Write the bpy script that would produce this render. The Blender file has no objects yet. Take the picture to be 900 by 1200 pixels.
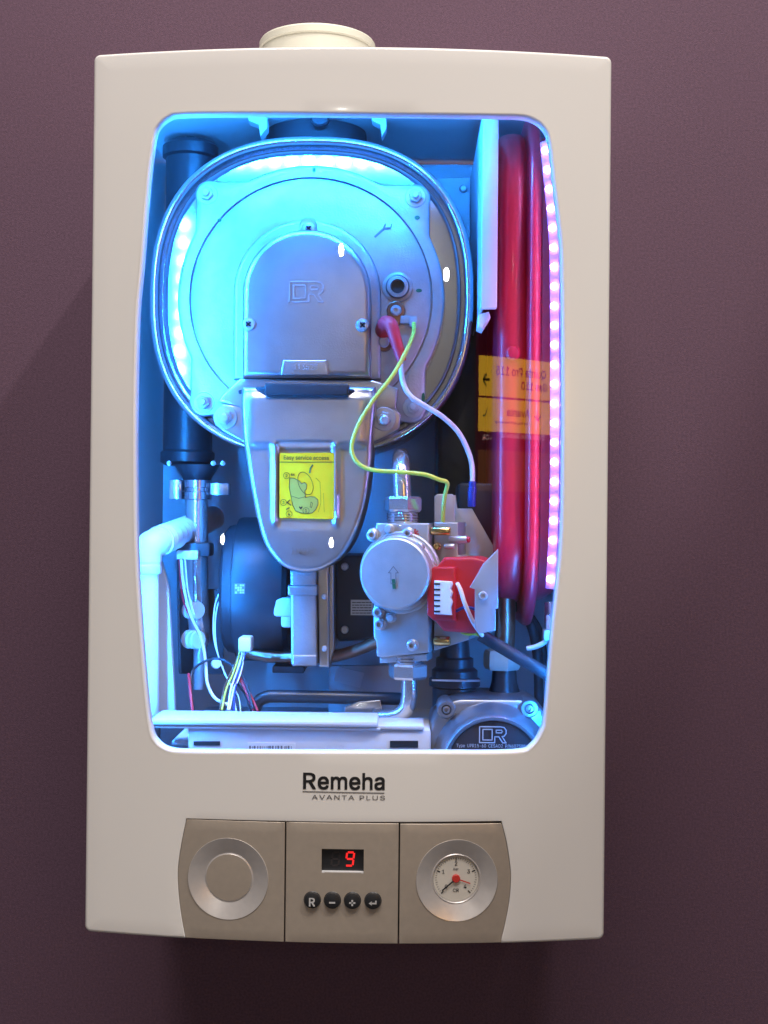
import bpy, bmesh, math, random
from mathutils import Vector, Matrix
from mathutils.geometry import delaunay_2d_cdt
random.seed(7)
scene = bpy.context.scene
COL = scene.collection
R = math.radians

# ------------------------------------------------------------------ camera
F = 1520.0                                  # focal length in photograph pixels (900 x 1200)
CAM = Vector((0.0, -1.0, 1.5))
def cam_basis(yaw, pitch, roll):
    y, p, r = R(yaw), R(pitch), R(roll)
    f = Vector((math.sin(y)*math.cos(p), math.cos(y)*math.cos(p), math.sin(p)))
    rt = Vector((math.cos(y), -math.sin(y), 0)); up = rt.cross(f)
    return f, math.cos(r)*rt + math.sin(r)*up, -math.sin(r)*rt + math.cos(r)*up
CF, CR, CU = cam_basis(-1.0, 0.25, 0.55)
cd = bpy.data.cameras.new('camera'); cam = bpy.data.objects.new('camera', cd); COL.objects.link(cam)
cd.sensor_fit = 'VERTICAL'; cd.sensor_height = 24.0; cd.lens = F/1200*24
cd.clip_start = 0.01; cd.clip_end = 100
m = Matrix((CR, CU, -CF)).transposed().to_4x4(); m.translation = CAM; cam.matrix_world = m
scene.camera = cam

# ------------------------------------------------------------------ exposure, world
vs = scene.view_settings
vs.view_transform = 'Standard'; vs.look = 'None'; vs.exposure = 0.0; vs.gamma = 1.0; vs.use_curve_mapping = False
scene.render.engine = 'CYCLES'
scene.cycles.use_denoising = True
scene.cycles.max_bounces = 10; scene.cycles.transparent_max_bounces = 16
scene.cycles.caustics_reflective = False; scene.cycles.caustics_refractive = False
scene.cycles.sample_clamp_indirect = 4.0
w = bpy.data.worlds.new('World'); scene.world = w; w.use_nodes = True
bg = w.node_tree.nodes['Background']; bg.inputs[0].default_value = (0.92, 0.82, 0.80, 1); bg.inputs[1].default_value = 0.115

# ------------------------------------------------------------------ room lamps
def area(name, loc, target, size, power, color, size_y=None, spread=180):
    l = bpy.data.lights.new(name, 'AREA'); l.energy = power; l.color = color
    if size_y: l.shape = 'RECTANGLE'; l.size = size; l.size_y = size_y
    else: l.shape = 'DISK'; l.size = size
    l.spread = R(spread)
    o = bpy.data.objects.new(name, l); COL.objects.link(o); o.location = loc
    o.rotation_euler = (Vector(target) - Vector(loc)).to_track_quat('-Z', 'Y').to_euler()
    return o
WARM = (1.0, 0.945, 0.88)
CENTRE = (-0.045, 0.0, 1.55)
# track spotlight up to the right: its round beam ends in a soft slanting edge on the wall right of the boiler
def beam(loc, edge_a, edge_b, half, power, color, blend=0.10):
    L_, A_, B_ = Vector(loc), Vector(edge_a), Vector(edge_b)
    e = (A_-L_).normalized(); m_ = (A_-B_).cross(L_-A_).normalized()
    if m_.x > 0: m_ = -m_
    d = e*math.cos(R(half))+m_*math.sin(R(half))
    l = bpy.data.lights.new('track_spotlight', 'SPOT'); l.energy = power; l.color = color; l.spot_size = R(2*half); l.spot_blend = blend; l.shadow_soft_size = 0.05
    o = bpy.data.objects.new('track_spotlight', l); COL.objects.link(o); o.location = loc; o.rotation_euler = d.to_track_quat('-Z', 'Y').to_euler()
beam((1.5, -1.2, 4.4), (0.27, 0.305, 1.40), (0.385, 0.305, 1.645), 18, 210, WARM)
area('ceiling_light', (-0.15, -1.45, 4.4), (-0.1, 0.0, 1.5), 1.6, 96, (1.0, 0.92, 0.89))
area('wall_washer', (0.05, -0.08, 2.75), (0.05, 0.22, 1.6), 1.9, 4, WARM, 0.08)

# ------------------------------------------------------------------ projection helpers
def P(px, py, y):
    d = CF + CR*((px-450)/F) + CU*((600-py)/F)
    return CAM + d*((y-CAM.y)/d.y)
def S(px, y): return px*(1+y)/F
BX0, BX1, BZ0, BZ1 = -0.2459, 0.1547, 1.5-0.3223, 1.5+0.3569       # casing outline
BCX, BHW = (BX0+BX1)/2, (BX1-BX0)/2
SAG = 0.020
def Yf(x): return -SAG*(1-((x-BCX)/BHW)**2)                        # bowed front
def PF(px, py, dy=0.0):
    y = 0.0
    for _ in range(6): y = Yf(P(px, py, y).x) + dy
    return P(px, py, y)
def pts(lst, y):
    n = len(lst)
    out = []
    for i, p in enumerate(lst):
        if len(p) == 3: out.append(P(*p))
        else:
            yy = y if not isinstance(y, tuple) else y[0]+(y[1]-y[0])*i/(n-1)
            out.append(P(p[0], p[1], yy))
    return out
def catmull(p, n=8, closed=False):
    out = []; L = len(p)
    for i in range(L if closed else L-1):
        g = (lambda k: p[k % L]) if closed else (lambda k: p[min(max(k, 0), L-1)])
        a, b, c, d = g(i-1), g(i), g(i+1), g(i+2)
        for k in range(n):
            t = k/n
            out.append(0.5*((2*b)+(c-a)*t+(2*a-5*b+4*c-d)*t*t+(3*b-a-3*c+d)*t**3))
    if not closed: out.append(p[-1])
    return out
def area2(l): return 0.5*sum(l[i][0]*l[(i+1) % len(l)][1]-l[(i+1) % len(l)][0]*l[i][1] for i in range(len(l)))
def loop_normals(l):
    n = len(l); s = 1 if area2(l) > 0 else -1; out = []
    for i in range(n):
        a, b, c = Vector(l[i-1]), Vector(l[i]), Vector(l[(i+1) % n])
        e1, e2 = (b-a).normalized(), (c-b).normalized()
        n1, n2 = Vector((e1.y, -e1.x))*s, Vector((e2.y, -e2.x))*s
        m = n1+n2
        if m.length < 1e-6: m = n1
        m.normalize(); out.append(m/max(0.5, m.dot(n1)))
    return out
def inside(p, l):
    x, y = p; c = False; j = len(l)-1
    for i in range(len(l)):
        if (l[i][1] > y) != (l[j][1] > y) and x < (l[j][0]-l[i][0])*(y-l[i][1])/(l[j][1]-l[i][1])+l[i][0]: c = not c
        j = i
    return c
def rrect(x0, x1, z0, z1, r, n=6):
    out = []
    for cx, cz, a0 in ((x1-r, z1-r, 0), (x0+r, z1-r, 90), (x0+r, z0+r, 180), (x1-r, z0+r, 270)):
        for k in range(n+1):
            a = R(a0+90*k/n); out.append((cx+r*math.cos(a), cz+r*math.sin(a)))
    return out
def densify(l, step):
    out = []
    for i in range(len(l)):
        a, b = Vector(l[i]), Vector(l[(i+1) % len(l)]); k = max(1, int((b-a).length/step))
        for t in range(k): out.append(tuple(a.lerp(b, t/k)))
    return out

# ------------------------------------------------------------------ mesh builder
class MB:
    def __init__(s, M=None): s.v = []; s.f = []; s.M = M
    def add(s, vs, fs):
        o = len(s.v)
        s.v += [(s.M @ Vector(v)) if s.M else Vector(v) for v in vs]
        s.f += [tuple(i+o for i in f) for f in fs]
        return s
    def box(s, x0, x1, y0, y1, z0, z1, bev=0.0, seg=2):
        bm = bmesh.new(); bmesh.ops.create_cube(bm, size=1)
        for v in bm.verts: v.co = Vector(((x0+x1)/2+v.co.x*(x1-x0), (y0+y1)/2+v.co.y*(y1-y0), (z0+z1)/2+v.co.z*(z1-z0)))
        if bev: bmesh.ops.bevel(bm, geom=bm.edges[:], offset=bev, segments=seg, affect='EDGES', profile=0.5)
        bm.verts.index_update()
        s.add([v.co.copy() for v in bm.verts], [[v.index for v in f.verts] for f in bm.faces]); bm.free(); return s
    def pbox(s, px0, px1, py0, py1, y0, y1, bev=0.0):
        c = P((px0+px1)/2, (py0+py1)/2, y0); hx, hz = S(abs(px1-px0), y0)/2, S(abs(py1-py0), y0)/2
        return s.box(c.x-hx, c.x+hx, y0, y1, c.z-hz, c.z+hz, bev)
    def rings(s, rings, closed=True, cap0=False, cap1=False):
        n = len(rings[0]); vs = [v for r in rings for v in r]; fs = []
        for k in range(len(rings)-1):
            for i in range(n if closed else n-1):
                j = (i+1) % n
                fs.append((k*n+i, k*n+j, (k+1)*n+j, (k+1)*n+i))
        if cap0: fs.append(tuple(range(n)))
        if cap1: fs.append(tuple((len(rings)-1)*n+i for i in reversed(range(n))))
        return s.add(vs, fs)
    def lathe(s, o, axis, prof, seg=32, cap0=True, cap1=True, phase=0.0):
        o = Vector(o); a = Vector(axis).normalized()
        u = a.orthogonal().normalized(); w_ = a.cross(u)
        rs = [[o+a*h+(u*math.cos(2*math.pi*(k+phase)/seg)+w_*math.sin(2*math.pi*(k+phase)/seg))*r for k in range(seg)] for r, h in prof]
        return s.rings(rs, True, cap0, cap1)
    def cyl(s, p0, p1, r0, r1=None, seg=24, bev=0.0):
        p0, p1 = Vector(p0), Vector(p1); L = (p1-p0).length; r1 = r0 if r1 is None else r1
        pr = [(r0, 0), (r1, L)] if not bev else [(r0-bev, 0), (r0-bev*.3, bev*.3), (r0, bev), (r1, L-bev), (r1-bev*.3, L-bev*.3), (r1-bev, L)]
        return s.lathe(p0, p1-p0, pr, seg)
    def hexn(s, p0, p1, r, ch=0.0008):
        p0, p1 = Vector(p0), Vector(p1); L = (p1-p0).length
        return s.lathe(p0, p1-p0, [(r*.9, 0), (r, ch), (r, L-ch), (r*.9, L)], 6)
    def tube(s, p, r, seg=10, n=8, smooth=True):
        p = [Vector(q) for q in p]
        if smooth: p = catmull(p, n)
        t0 = (p[1]-p[0]).normalized(); u = t0.orthogonal().normalized(); rs = []
        for i, q in enumerate(p):
            t = (p[min(i+1, len(p)-1)]-p[max(i-1, 0)]).normalized()
            u = (u-t*u.dot(t)).normalized(); w_ = t.cross(u)
            rr = r(i/(len(p)-1)) if callable(r) else r
            rs.append([q+(u*math.cos(2*math.pi*k/seg)+w_*math.sin(2*math.pi*k/seg))*rr for k in range(seg)])
        return s.rings(rs, True, True, True)
    def prism(s, loop, y0, y1, bev=0.001, yf=None, flip=False):
        # loop of (x,z); front at y0 (towards the camera), rounded front edge
        nn = loop_normals(loop); rs = []
        for o, d in ((-bev, 0), (-bev*.6, bev*.08), (-bev*.25, bev*.3), (0, bev)) if bev else ((0, 0),):
            rs.append([Vector((p[0]+n.x*o, y0+d, p[1]+n.y*o)) for p, n in zip(loop, nn)])
        rs.append([Vector((p[0], y1, p[1])) for p in loop])
        if yf: rs = [[Vector((v.x, v.y+yf(v.x, v.z), v.z)) for v in r] for r in rs]
        return s.rings(rs, True, True, True)
    def surf(s, loop, holes, yf, step):
        ls = [loop]+holes; V = []; E_ = []
        for l in ls:
            b = len(V); V += [Vector(p) for p in l]; E_ += [(b+i, b+(i+1) % len(l)) for i in range(len(l))]
        xs = [p[0] for p in loop]; zs = [p[1] for p in loop]
        nx = int((max(xs)-min(xs))/step); nz = int((max(zs)-min(zs))/step)
        for i in range(1, nx):
            for j in range(1, nz):
                q = (min(xs)+(max(xs)-min(xs))*i/nx, min(zs)+(max(zs)-min(zs))*j/nz)
                if inside(q, loop) and not any(inside(q, h) for h in holes): V.append(Vector(q))
        ov, oe, of, *_ = delaunay_2d_cdt(V, E_, [], 0, 1e-7)
        fs = []
        for f in of:
            c = sum((ov[i] for i in f), Vector((0, 0)))/len(f)
            if inside(c, loop) and not any(inside(c, h) for h in holes): fs.append(tuple(f))
        return s.add([Vector((v.x, yf(v.x, v.y), v.y)) for v in ov], fs)
    def text(s, t, c, width, height, put, bold=0.0, ext=0.0, spacing=1.0):
        vs, fs = text_mesh(t, bold, ext, spacing)
        x0, x1 = min(v[0] for v in vs), max(v[0] for v in vs); z0, z1 = min(v[1] for v in vs), max(v[1] for v in vs)
        sx = width/(x1-x0) if width else None; sz = height/(z1-z0) if height else None
        sx = sx or sz; sz = sz or sx
        for k in range(5 if bold else 1):       # heavier weights are printed over themselves with a hair's shift
            ox, oz = ((0, 0), (1, 1), (-1, 1), (1, -1), (-1, -1))[k]
            d = Vector((0, -4e-6*k, 0)) if bold else Vector((0, 0, 0))
            s.add([put(c[0]+(v[0]-(x0+x1)/2+ox*bold)*sx, c[1]+(v[1]-(z0+z1)/2+oz*bold)*sz, v[2])+d for v in vs], fs)
        return s
_tm = {}
try: FONT = bpy.data.fonts.load(bpy.utils.system_resource('DATAFILES', path='fonts')+'/Inter.woff2')
except Exception: FONT = None
try: FONT_R = bpy.data.fonts.load(bpy.utils.system_resource('DATAFILES', path='fonts')+'/Noto Sans CJK Regular.woff2')
except Exception: FONT_R = None
def text_mesh(t, bold, ext, spacing):
    k = (t, bold, ext, spacing)
    if k not in _tm:
        cu = bpy.data.curves.new('lettering', 'FONT'); cu.body = t; cu.font = (FONT_R if t == 'R' else FONT) or cu.font; cu.extrude = ext; cu.resolution_u = 4; cu.space_character = spacing
        o = bpy.data.objects.new('lettering', cu); COL.objects.link(o)
        dg = bpy.context.evaluated_depsgraph_get(); dg.update()
        me = bpy.data.meshes.new_from_object(o.evaluated_get(dg))
        _tm[k] = ([tuple(v.co) for v in me.vertices], [tuple(p.vertices) for p in me.polygons])
        bpy.data.objects.remove(o); bpy.data.curves.remove(cu); bpy.data.meshes.remove(me)
    return _tm[k]

def make_mesh(name, mb, angle=32):
    c = Vector((0, 0, 0))
    lo = Vector([min(v[i] for v in mb.v) for i in range(3)]); hi = Vector([max(v[i] for v in mb.v) for i in range(3)]); c = (lo+hi)/2
    me = bpy.data.meshes.new(name); me.from_pydata([v-c for v in mb.v], [], mb.f)
    bm = bmesh.new(); bm.from_mesh(me)
    bmesh.ops.remove_doubles(bm, verts=bm.verts, dist=1e-6)
    bmesh.ops.recalc_face_normals(bm, faces=bm.faces)
    for f in bm.faces: f.smooth = True
    for e in bm.edges:
        if len(e.link_faces) == 2 and e.calc_face_angle(0) > R(angle): e.smooth = False
    bm.to_mesh(me); bm.free(); me.update()
    return me, c
def wloc(o):
    l = o.location.copy()
    while o.parent: o = o.parent; l = l+o.location
    return l
def ob(name, mb, mat, parent=None, label=None, angle=32):
    me, c = make_mesh(name, mb, angle); me.materials.append(mat)
    o = bpy.data.objects.new(name, me); COL.objects.link(o)
    if parent: o.parent = parent; o.location = c-wloc(parent)
    else: o.location = c
    if label: o['label'] = label
    return o
def dup(src, world_centre, parent, name=None):
    o = src.copy(); COL.objects.link(o); o.parent = parent; o.location = Vector(world_centre)-wloc(parent)
    for ch in src.children:
        c = ch.copy(); COL.objects.link(c); c.parent = o
    return o

# ------------------------------------------------------------------ materials
def mat(name, col, rough=0.5, metal=0.0, coat=0.0, var=0.06, vscale=60, bump=0.0, bscale=400, emit=None, estr=0.0, rvar=0.08, spec=0.5, stain=None, sscale=18):
    if metal > 0.5: rvar = 0.0
    m = bpy.data.materials.new(name); m.use_nodes = True
    nt = m.node_tree; N = nt.nodes; L = nt.links; b = N['Principled BSDF']
    b.inputs['Metallic'].default_value = metal; b.inputs['Coat Weight'].default_value = coat; b.inputs['Coat Roughness'].default_value = 0.05
    b.inputs['Specular IOR Level'].default_value = spec
    tc = N.new('ShaderNodeTexCoord')
    n1 = N.new('ShaderNodeTexNoise'); n1.inputs['Scale'].default_value = vscale; n1.inputs['Detail'].default_value = 3; n1.inputs['Roughness'].default_value = 0.5
    L.new(tc.outputs['Object'], n1.inputs['Vector'])
    mr = N.new('ShaderNodeMapRange'); mr.inputs[1].default_value = 0.25; mr.inputs[2].default_value = 0.75; mr.inputs[3].default_value = 1-var; mr.inputs[4].default_value = 1+var
    L.new(n1.outputs['Fac'], mr.inputs[0])
    mx = N.new('ShaderNodeMix'); mx.data_type = 'RGBA'; mx.blend_type = 'MULTIPLY'; mx.inputs[0].default_value = 1.0
    mx.inputs[6].default_value = (*col, 1); L.new(mr.outputs[0], mx.inputs[7])
    out = mx.outputs[2]
    if stain:
        n3 = N.new('ShaderNodeTexNoise'); n3.inputs['Scale'].default_value = sscale; n3.inputs['Detail'].default_value = 3; n3.inputs['Roughness'].default_value = 0.5
        L.new(tc.outputs['Object'], n3.inputs['Vector'])
        r3 = N.new('ShaderNodeMapRange'); r3.inputs[1].default_value = 0.42; r3.inputs[2].default_value = 0.80; r3.inputs[3].default_value = 0; r3.inputs[4].default_value = stain[3]
        L.new(n3.outputs['Fac'], r3.inputs[0])
        m3 = N.new('ShaderNodeMix'); m3.data_type = 'RGBA'; m3.inputs[7].default_value = (*stain[:3], 1)
        L.new(r3.outputs[0], m3.inputs[0]); L.new(out, m3.inputs[6]); out = m3.outputs[2]
    L.new(out, b.inputs['Base Color'])
    r2 = N.new('ShaderNodeMapRange'); r2.inputs[1].default_value = 0.25; r2.inputs[2].default_value = 0.75
    r2.inputs[3].default_value = max(0.0, rough*(1-rvar)); r2.inputs[4].default_value = min(1, rough*(1+rvar)); L.new(n1.outputs['Fac'], r2.inputs[0]); L.new(r2.outputs[0], b.inputs['Roughness'])
    if bump:
        n2 = N.new('ShaderNodeTexNoise'); n2.inputs['Scale'].default_value = bscale; n2.inputs['Detail'].default_value = 4
        L.new(tc.outputs['Object'], n2.inputs['Vector'])
        bp = N.new('ShaderNodeBump'); bp.inputs['Strength'].default_value = bump; bp.inputs['Distance'].default_value = 0.001
        L.new(n2.outputs['Fac'], bp.inputs['Height']); L.new(bp.outputs[0], b.inputs['Normal'])
    if emit: b.inputs['Emission Color'].default_value = (*emit, 1); b.inputs['Emission Strength'].default_value = estr
    return m
M_wall = mat('purple_wall_paint', (0.125, 0.071, 0.106), 0.75, bump=0.5, bscale=1100, var=0.22, vscale=420, spec=0.25)
M_case = mat('white_enamel', (0.82, 0.80, 0.765), 0.15, coat=0.3, var=0.012, vscale=8, bump=0.012, bscale=120, spec=0.45)
M_back = mat('grey_white_sheet', (0.55, 0.57, 0.60), 0.45, var=0.05, vscale=20)
M_flue = mat('ivory_plastic', (0.80, 0.79, 0.66), 0.4, var=0.03)
M_steel = mat('stainless_steel', (0.66, 0.67, 0.69), 0.19, 0.95, var=0.03, rvar=0.3, vscale=90)
M_chrome = mat('chrome', (0.72, 0.72, 0.73), 0.17, 0.82, var=0.02)
M_cast = mat('cast_aluminium', (0.50, 0.50, 0.51), 0.40, 0.8, var=0.10, vscale=55, bump=0.30, bscale=600, stain=(0.24, 0.22, 0.23, 0.75), sscale=26, rvar=0.15)
M_cast2 = mat('smooth_cast_aluminium', (0.56, 0.56, 0.57), 0.28, 0.88, var=0.08, vscale=40, bump=0.16, bscale=800, stain=(0.30, 0.27, 0.27, 0.5), sscale=16, rvar=0.2)
M_valve = mat('die_cast_zinc', (0.50, 0.50, 0.49), 0.42, 0.7, var=0.08, vscale=80, bump=0.22, bscale=1200)
M_zinc = mat('zinc_plated_steel', (0.56, 0.57, 0.59), 0.30, 0.55, var=0.05, vscale=60)
M_brass = mat('brass', (0.72, 0.50, 0.20), 0.22, 1.0, var=0.08)
M_copper = mat('tarnished_copper', (0.28, 0.14, 0.09), 0.30, 0.9, var=0.2, vscale=70)
M_black = mat('black_plastic', (0.018, 0.019, 0.022), 0.35, var=0.15)
M_dark = mat('dark_grey_plastic', (0.024, 0.025, 0.029), 0.40, var=0.15)
M_rubber = mat('black_rubber', (0.012, 0.012, 0.014), 0.6, var=0.2)
M_red = mat('red_enamel', (0.48, 0.010, 0.030), 0.36, coat=0.15, var=0.05, vscale=40, bump=0.02, bscale=200)
M_redp = mat('red_plastic', (0.55, 0.020, 0.030), 0.38, var=0.06)
M_redb = mat('red_silicone', (0.80, 0.022, 0.035), 0.45, var=0.1)
M_white = mat('white_plastic', (0.74, 0.74, 0.74), 0.35, var=0.03)
M_tray = mat('light_grey_plastic', (0.66, 0.66, 0.68), 0.42, var=0.03, vscale=30)
M_hose = mat('white_hose_plastic', (0.78, 0.80, 0.80), 0.4, var=0.04)
M_yel = mat('yellow_insulation', (0.60, 0.62, 0.06), 0.4, var=0.06)
M_wht = mat('white_insulation', (0.76, 0.72, 0.70), 0.42, var=0.06, stain=(0.65, 0.18, 0.16, 0.6), sscale=90)
M_blu = mat('blue_insulation', (0.015, 0.03, 0.22), 0.4, var=0.06)
M_rw = mat('red_insulation', (0.50, 0.02, 0.03), 0.4, var=0.06)
M_fascia = mat('champagne_fascia', (0.50, 0.43, 0.355), 0.36, 0.40, var=0.04, vscale=200, bump=0.03, bscale=1500)
M_dish = mat('brushed_dish', (0.78, 0.74, 0.71), 0.32, 0.6, var=0.05, vscale=150)
M_print = mat('black_print', (0.012, 0.012, 0.014), 0.4)
M_gprint = mat('grey_print', (0.16, 0.15, 0.15), 0.4)
M_wprint = mat('white_print', (0.55, 0.55, 0.55), 0.5)
M_green = mat('green_marker', (0.01, 0.10, 0.04), 0.5)
M_rmark = mat('red_marker', (0.60, 0.03, 0.02), 0.5)
M_stick = mat('yellow_sticker', (0.90, 0.52, 0.010), 0.35, var=0.03)
M_olive = mat('olive_print', (0.46, 0.38, 0.05), 0.4)
M_dial = mat('dial_face', (0.72, 0.68, 0.60), 0.4, var=0.02)
M_seg = mat('lit_segment', (0.2, 0.01, 0.01), 0.4, emit=(1.0, 0.02, 0.02), estr=1.1)
M_segoff = mat('unlit_segment', (0.035, 0.03, 0.032), 0.4)
M_glow_tape = mat('glow_tinted_led_tape', (0.42, 0.16, 0.46), 0.5)  # violet glow between the diodes is put into the tape's colour
M_ledd = mat('broad_blue_led', (0.6, 0.7, 0.8), 0.4, emit=(0.014, 0.25, 1.0), estr=900.0)
M_ledc = mat('pale_blue_led', (0.6, 0.7, 0.8), 0.4, emit=(0.014, 0.25, 1.0), estr=650.0)
M_led = mat('violet_white_led', (0.8, 0.8, 0.8), 0.4, emit=(0.62, 0.34, 1.0), estr=110.0)
M_ledb = mat('blue_led', (0.6, 0.7, 0.8), 0.4, emit=(0.014, 0.25, 1.0), estr=2000.0)
M_nutg = mat('pale_green_plating', (0.52, 0.60, 0.54), 0.3, 0.5)
M_pumpf = mat('black_nameplate', (0.035, 0.025, 0.025), 0.35, var=0.1)
M_pump = mat('pump_casting', (0.34, 0.34, 0.36), 0.33, 0.85, var=0.08, bump=0.06, bscale=900)
# clear acrylic pane: mostly see-through, mirror reflection rising towards grazing angles
M_pane = bpy.data.materials.new('clear_acrylic'); M_pane.use_nodes = True
nt = M_pane.node_tree; N = nt.nodes; N.remove(N['Principled BSDF'])
lw = N.new('ShaderNodeLayerWeight'); lw.inputs[0].default_value = 0.5
pw = N.new('ShaderNodeMath'); pw.operation = 'POWER'; pw.inputs[1].default_value = 5; nt.links.new(lw.outputs['Facing'], pw.inputs[0])
ma = N.new('ShaderNodeMath'); ma.operation = 'MULTIPLY_ADD'; ma.inputs[1].default_value = 0.9; ma.inputs[2].default_value = 0.055; nt.links.new(pw.outputs[0], ma.inputs[0])
ge = N.new('ShaderNodeNewGeometry'); iv = N.new('ShaderNodeMath'); iv.operation = 'SUBTRACT'; iv.inputs[0].default_value = 1.0; nt.links.new(ge.outputs['Backfacing'], iv.inputs[1])
mm_ = N.new('ShaderNodeMath'); mm_.operation = 'MULTIPLY'; nt.links.new(ma.outputs[0], mm_.inputs[0]); nt.links.new(iv.outputs[0], mm_.inputs[1])
tr = N.new('ShaderNodeBsdfTransparent'); tr.inputs[0].default_value = (0.99, 0.99, 0.99, 1)
gl = N.new('ShaderNodeBsdfGlossy'); gl.inputs['Roughness'].default_value = 0.0
mxs = N.new('ShaderNodeMixShader'); nt.links.new(mm_.outputs[0], mxs.inputs[0]); nt.links.new(tr.outputs[0], mxs.inputs[1]); nt.links.new(gl.outputs[0], mxs.inputs[2])
nt.links.new(mxs.outputs[0], N['Material Output'].inputs[0])

# ------------------------------------------------------------------ the wall
WALL_Y = 0.305
wl = MB().box(-2.5, 2.5, WALL_Y, WALL_Y+0.1, 0.0, 3.6)
wall = ob('wall', wl, M_wall); wall['kind'] = 'structure'; wall['label'] = 'plain dark purple wall behind the boiler'

# ------------------------------------------------------------------ the boiler
boiler = bpy.data.objects.new('wall_boiler', None); COL.objects.link(boiler)
boiler.location = (BCX, WALL_Y, BZ0)
boiler['label'] = 'white wall-hung boiler with clear window showing its blue-lit inner works'
boiler['category'] = 'boiler'

# casing: bowed front frame with window opening and a notch for the control panel
win_px = [(214,134.5),(300,133.5),(400,134),(500,135),(580,136),(612,137),(627,142),(637,151),(643,167),(648,213),(654,262),(657,300),(658.5,400),(658.5,500),(657.5,600),(655,650),(650,700),(645.5,743),(637.5,838),(633,857),(622,873),(602,880),(500,880.5),(400,880.5),(300,880),(221,879.5),(197,877),(184,868),(178,855),(173,819),(167,748),(162,670),(160,600),(159.5,490),(162,370),(167,314),(175,212),(182,160),(187,147),(198,138)]
wl_ = [PF(*p) for p in win_px]
window = [(v.x, v.y) for v in catmull([Vector((v.x, v.z)) for v in wl_], 4, True)]
notL = [PF(*p) for p in ((218.5,959.5),(213,986),(209,1012),(208.3,1030),(210,1055),(213.5,1080),(217,1098))]
notR = [PF(*p) for p in ((587.5,962.5),(593.5,986),(597.5,1012),(598.7,1030),(597,1055),(592.5,1080),(587.5,1101))]
ER = 0.0026
def outer_loop():
    r = 0.0048; l = []
    for cx, cz, a0 in ((BX1-r, BZ1-r, 0), (BX0+r, BZ1-r, 90), (BX0+r, BZ0+r, 180)):
        for k in range(8): a = R(a0+90*k/7); l.append((cx+r*math.cos(a), cz+r*math.sin(a), ER, 0.30))
    nl = catmull([Vector((v.x, v.z)) for v in notL], 4); nr = catmull([Vector((v.x, v.z)) for v in notR], 4)
    l.append((nl[-1].x, BZ0, 0.002, 0.02))
    for v in reversed(nl): l.append((v.x, v.y, 0.0007, 0.02))
    for v in nr: l.append((v.x, v.y, 0.0007, 0.02))
    l.append((nr[-1].x, BZ0, 0.002, 0.02))
    for k in range(8): a = R(270+90*k/7); l.append((BX1-r+r*math.cos(a), BZ0+r+r*math.sin(a), ER, 0.30))
    out = []
    for i in range(len(l)):
        a, b = l[i], l[(i+1) % len(l)]; n = max(1, int(math.hypot(b[0]-a[0], b[1]-a[1])/0.012))
        for t in range(n): out.append(tuple(a[k]+(b[k]-a[k])*t/n for k in range(4)))
    return out
OL = outer_loop(); ol2 = [(p[0], p[1]) for p in OL]; onn = loop_normals(ol2)
mb = MB()
inner = [(p[0]-n.x*p[2], p[1]-n.y*p[2]) for p, n in zip(OL, onn)]
WB = 0.0025
wnn = loop_normals(window)
wout = [(p[0]+n.x*WB, p[1]+n.y*WB) for p, n in zip(window, wnn)]
mb.surf(inner, [wout], lambda x, z: Yf(x), 0.012)
rs = []
for k in range(6):
    a = R(18*k)
    rs.append([Vector((p[0]-n.x*p[2]*(1-math.sin(a)), Yf(p[0]-n.x*p[2]*(1-math.sin(a)))+p[2]*(1-math.cos(a)), p[1]-n.y*p[2]*(1-math.sin(a)))) for p, n in zip(OL, onn)])
rs.append([Vector((p[0], p[3], p[1])) for p in OL])
rs.append([Vector((p[0]-n.x*0.0012, p[3], p[1]-n.y*0.0012)) for p, n in zip(OL, onn)])
rs.append([Vector((p[0]-n.x*0.0012, Yf(p[0])+0.012, p[1]-n.y*0.0012)) for p, n in zip(OL, onn)])
mb.rings(rs)
rs = []
for k in range(6):
    a = R(18*k); rs.append([Vector((p[0]+n.x*WB*(1-math.sin(a)), Yf(p[0])+WB*(1-math.cos(a)), p[1]+n.y*WB*(1-math.sin(a)))) for p, n in zip(window, wnn)])
rs.append([Vector((p[0], Yf(p[0])+0.009, p[1])) for p in window])
rs.append([Vector((p[0]+n.x*.012, Yf(p[0])+0.009, p[1]+n.y*.012)) for p, n in zip(window, wnn)])
mb.rings(rs)
casing = ob('casing', mb, M_case, boiler, 'glossy white bowed casing with a barrel-shaped window opening', angle=40)
# top sheet and bottom tray are the rim of the casing; the pane
pane = MB()
pl = [(p[0]+n.x*.008, p[1]+n.y*.008) for p, n in zip(window, wnn)]
pane.surf(pl, [], lambda x, z: Yf(x)+0.0045, 0.012)
pane.surf(pl, [], lambda x, z: Yf(x)+0.0070, 0.012)
pane.rings([[Vector((p[0], Yf(p[0])+d, p[1])) for p in pl] for d in (.0045, .0070)])
ob('window_pane', pane, M_pane, boiler, 'clear curved window pane mirroring lamps and a yellow sign')
ob('casing_floor', MB().box(BX0+.0025, BX1-.0025, .006, .2915, BZ0+.006, BZ0+.008), M_case, boiler)
# back sheet
ob('back_panel', MB().box(BX0+.002, BX1-.002, 0.292, WALL_Y+0.001, BZ0+.004, BZ1-.004, .001), M_back, boiler)

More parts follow.
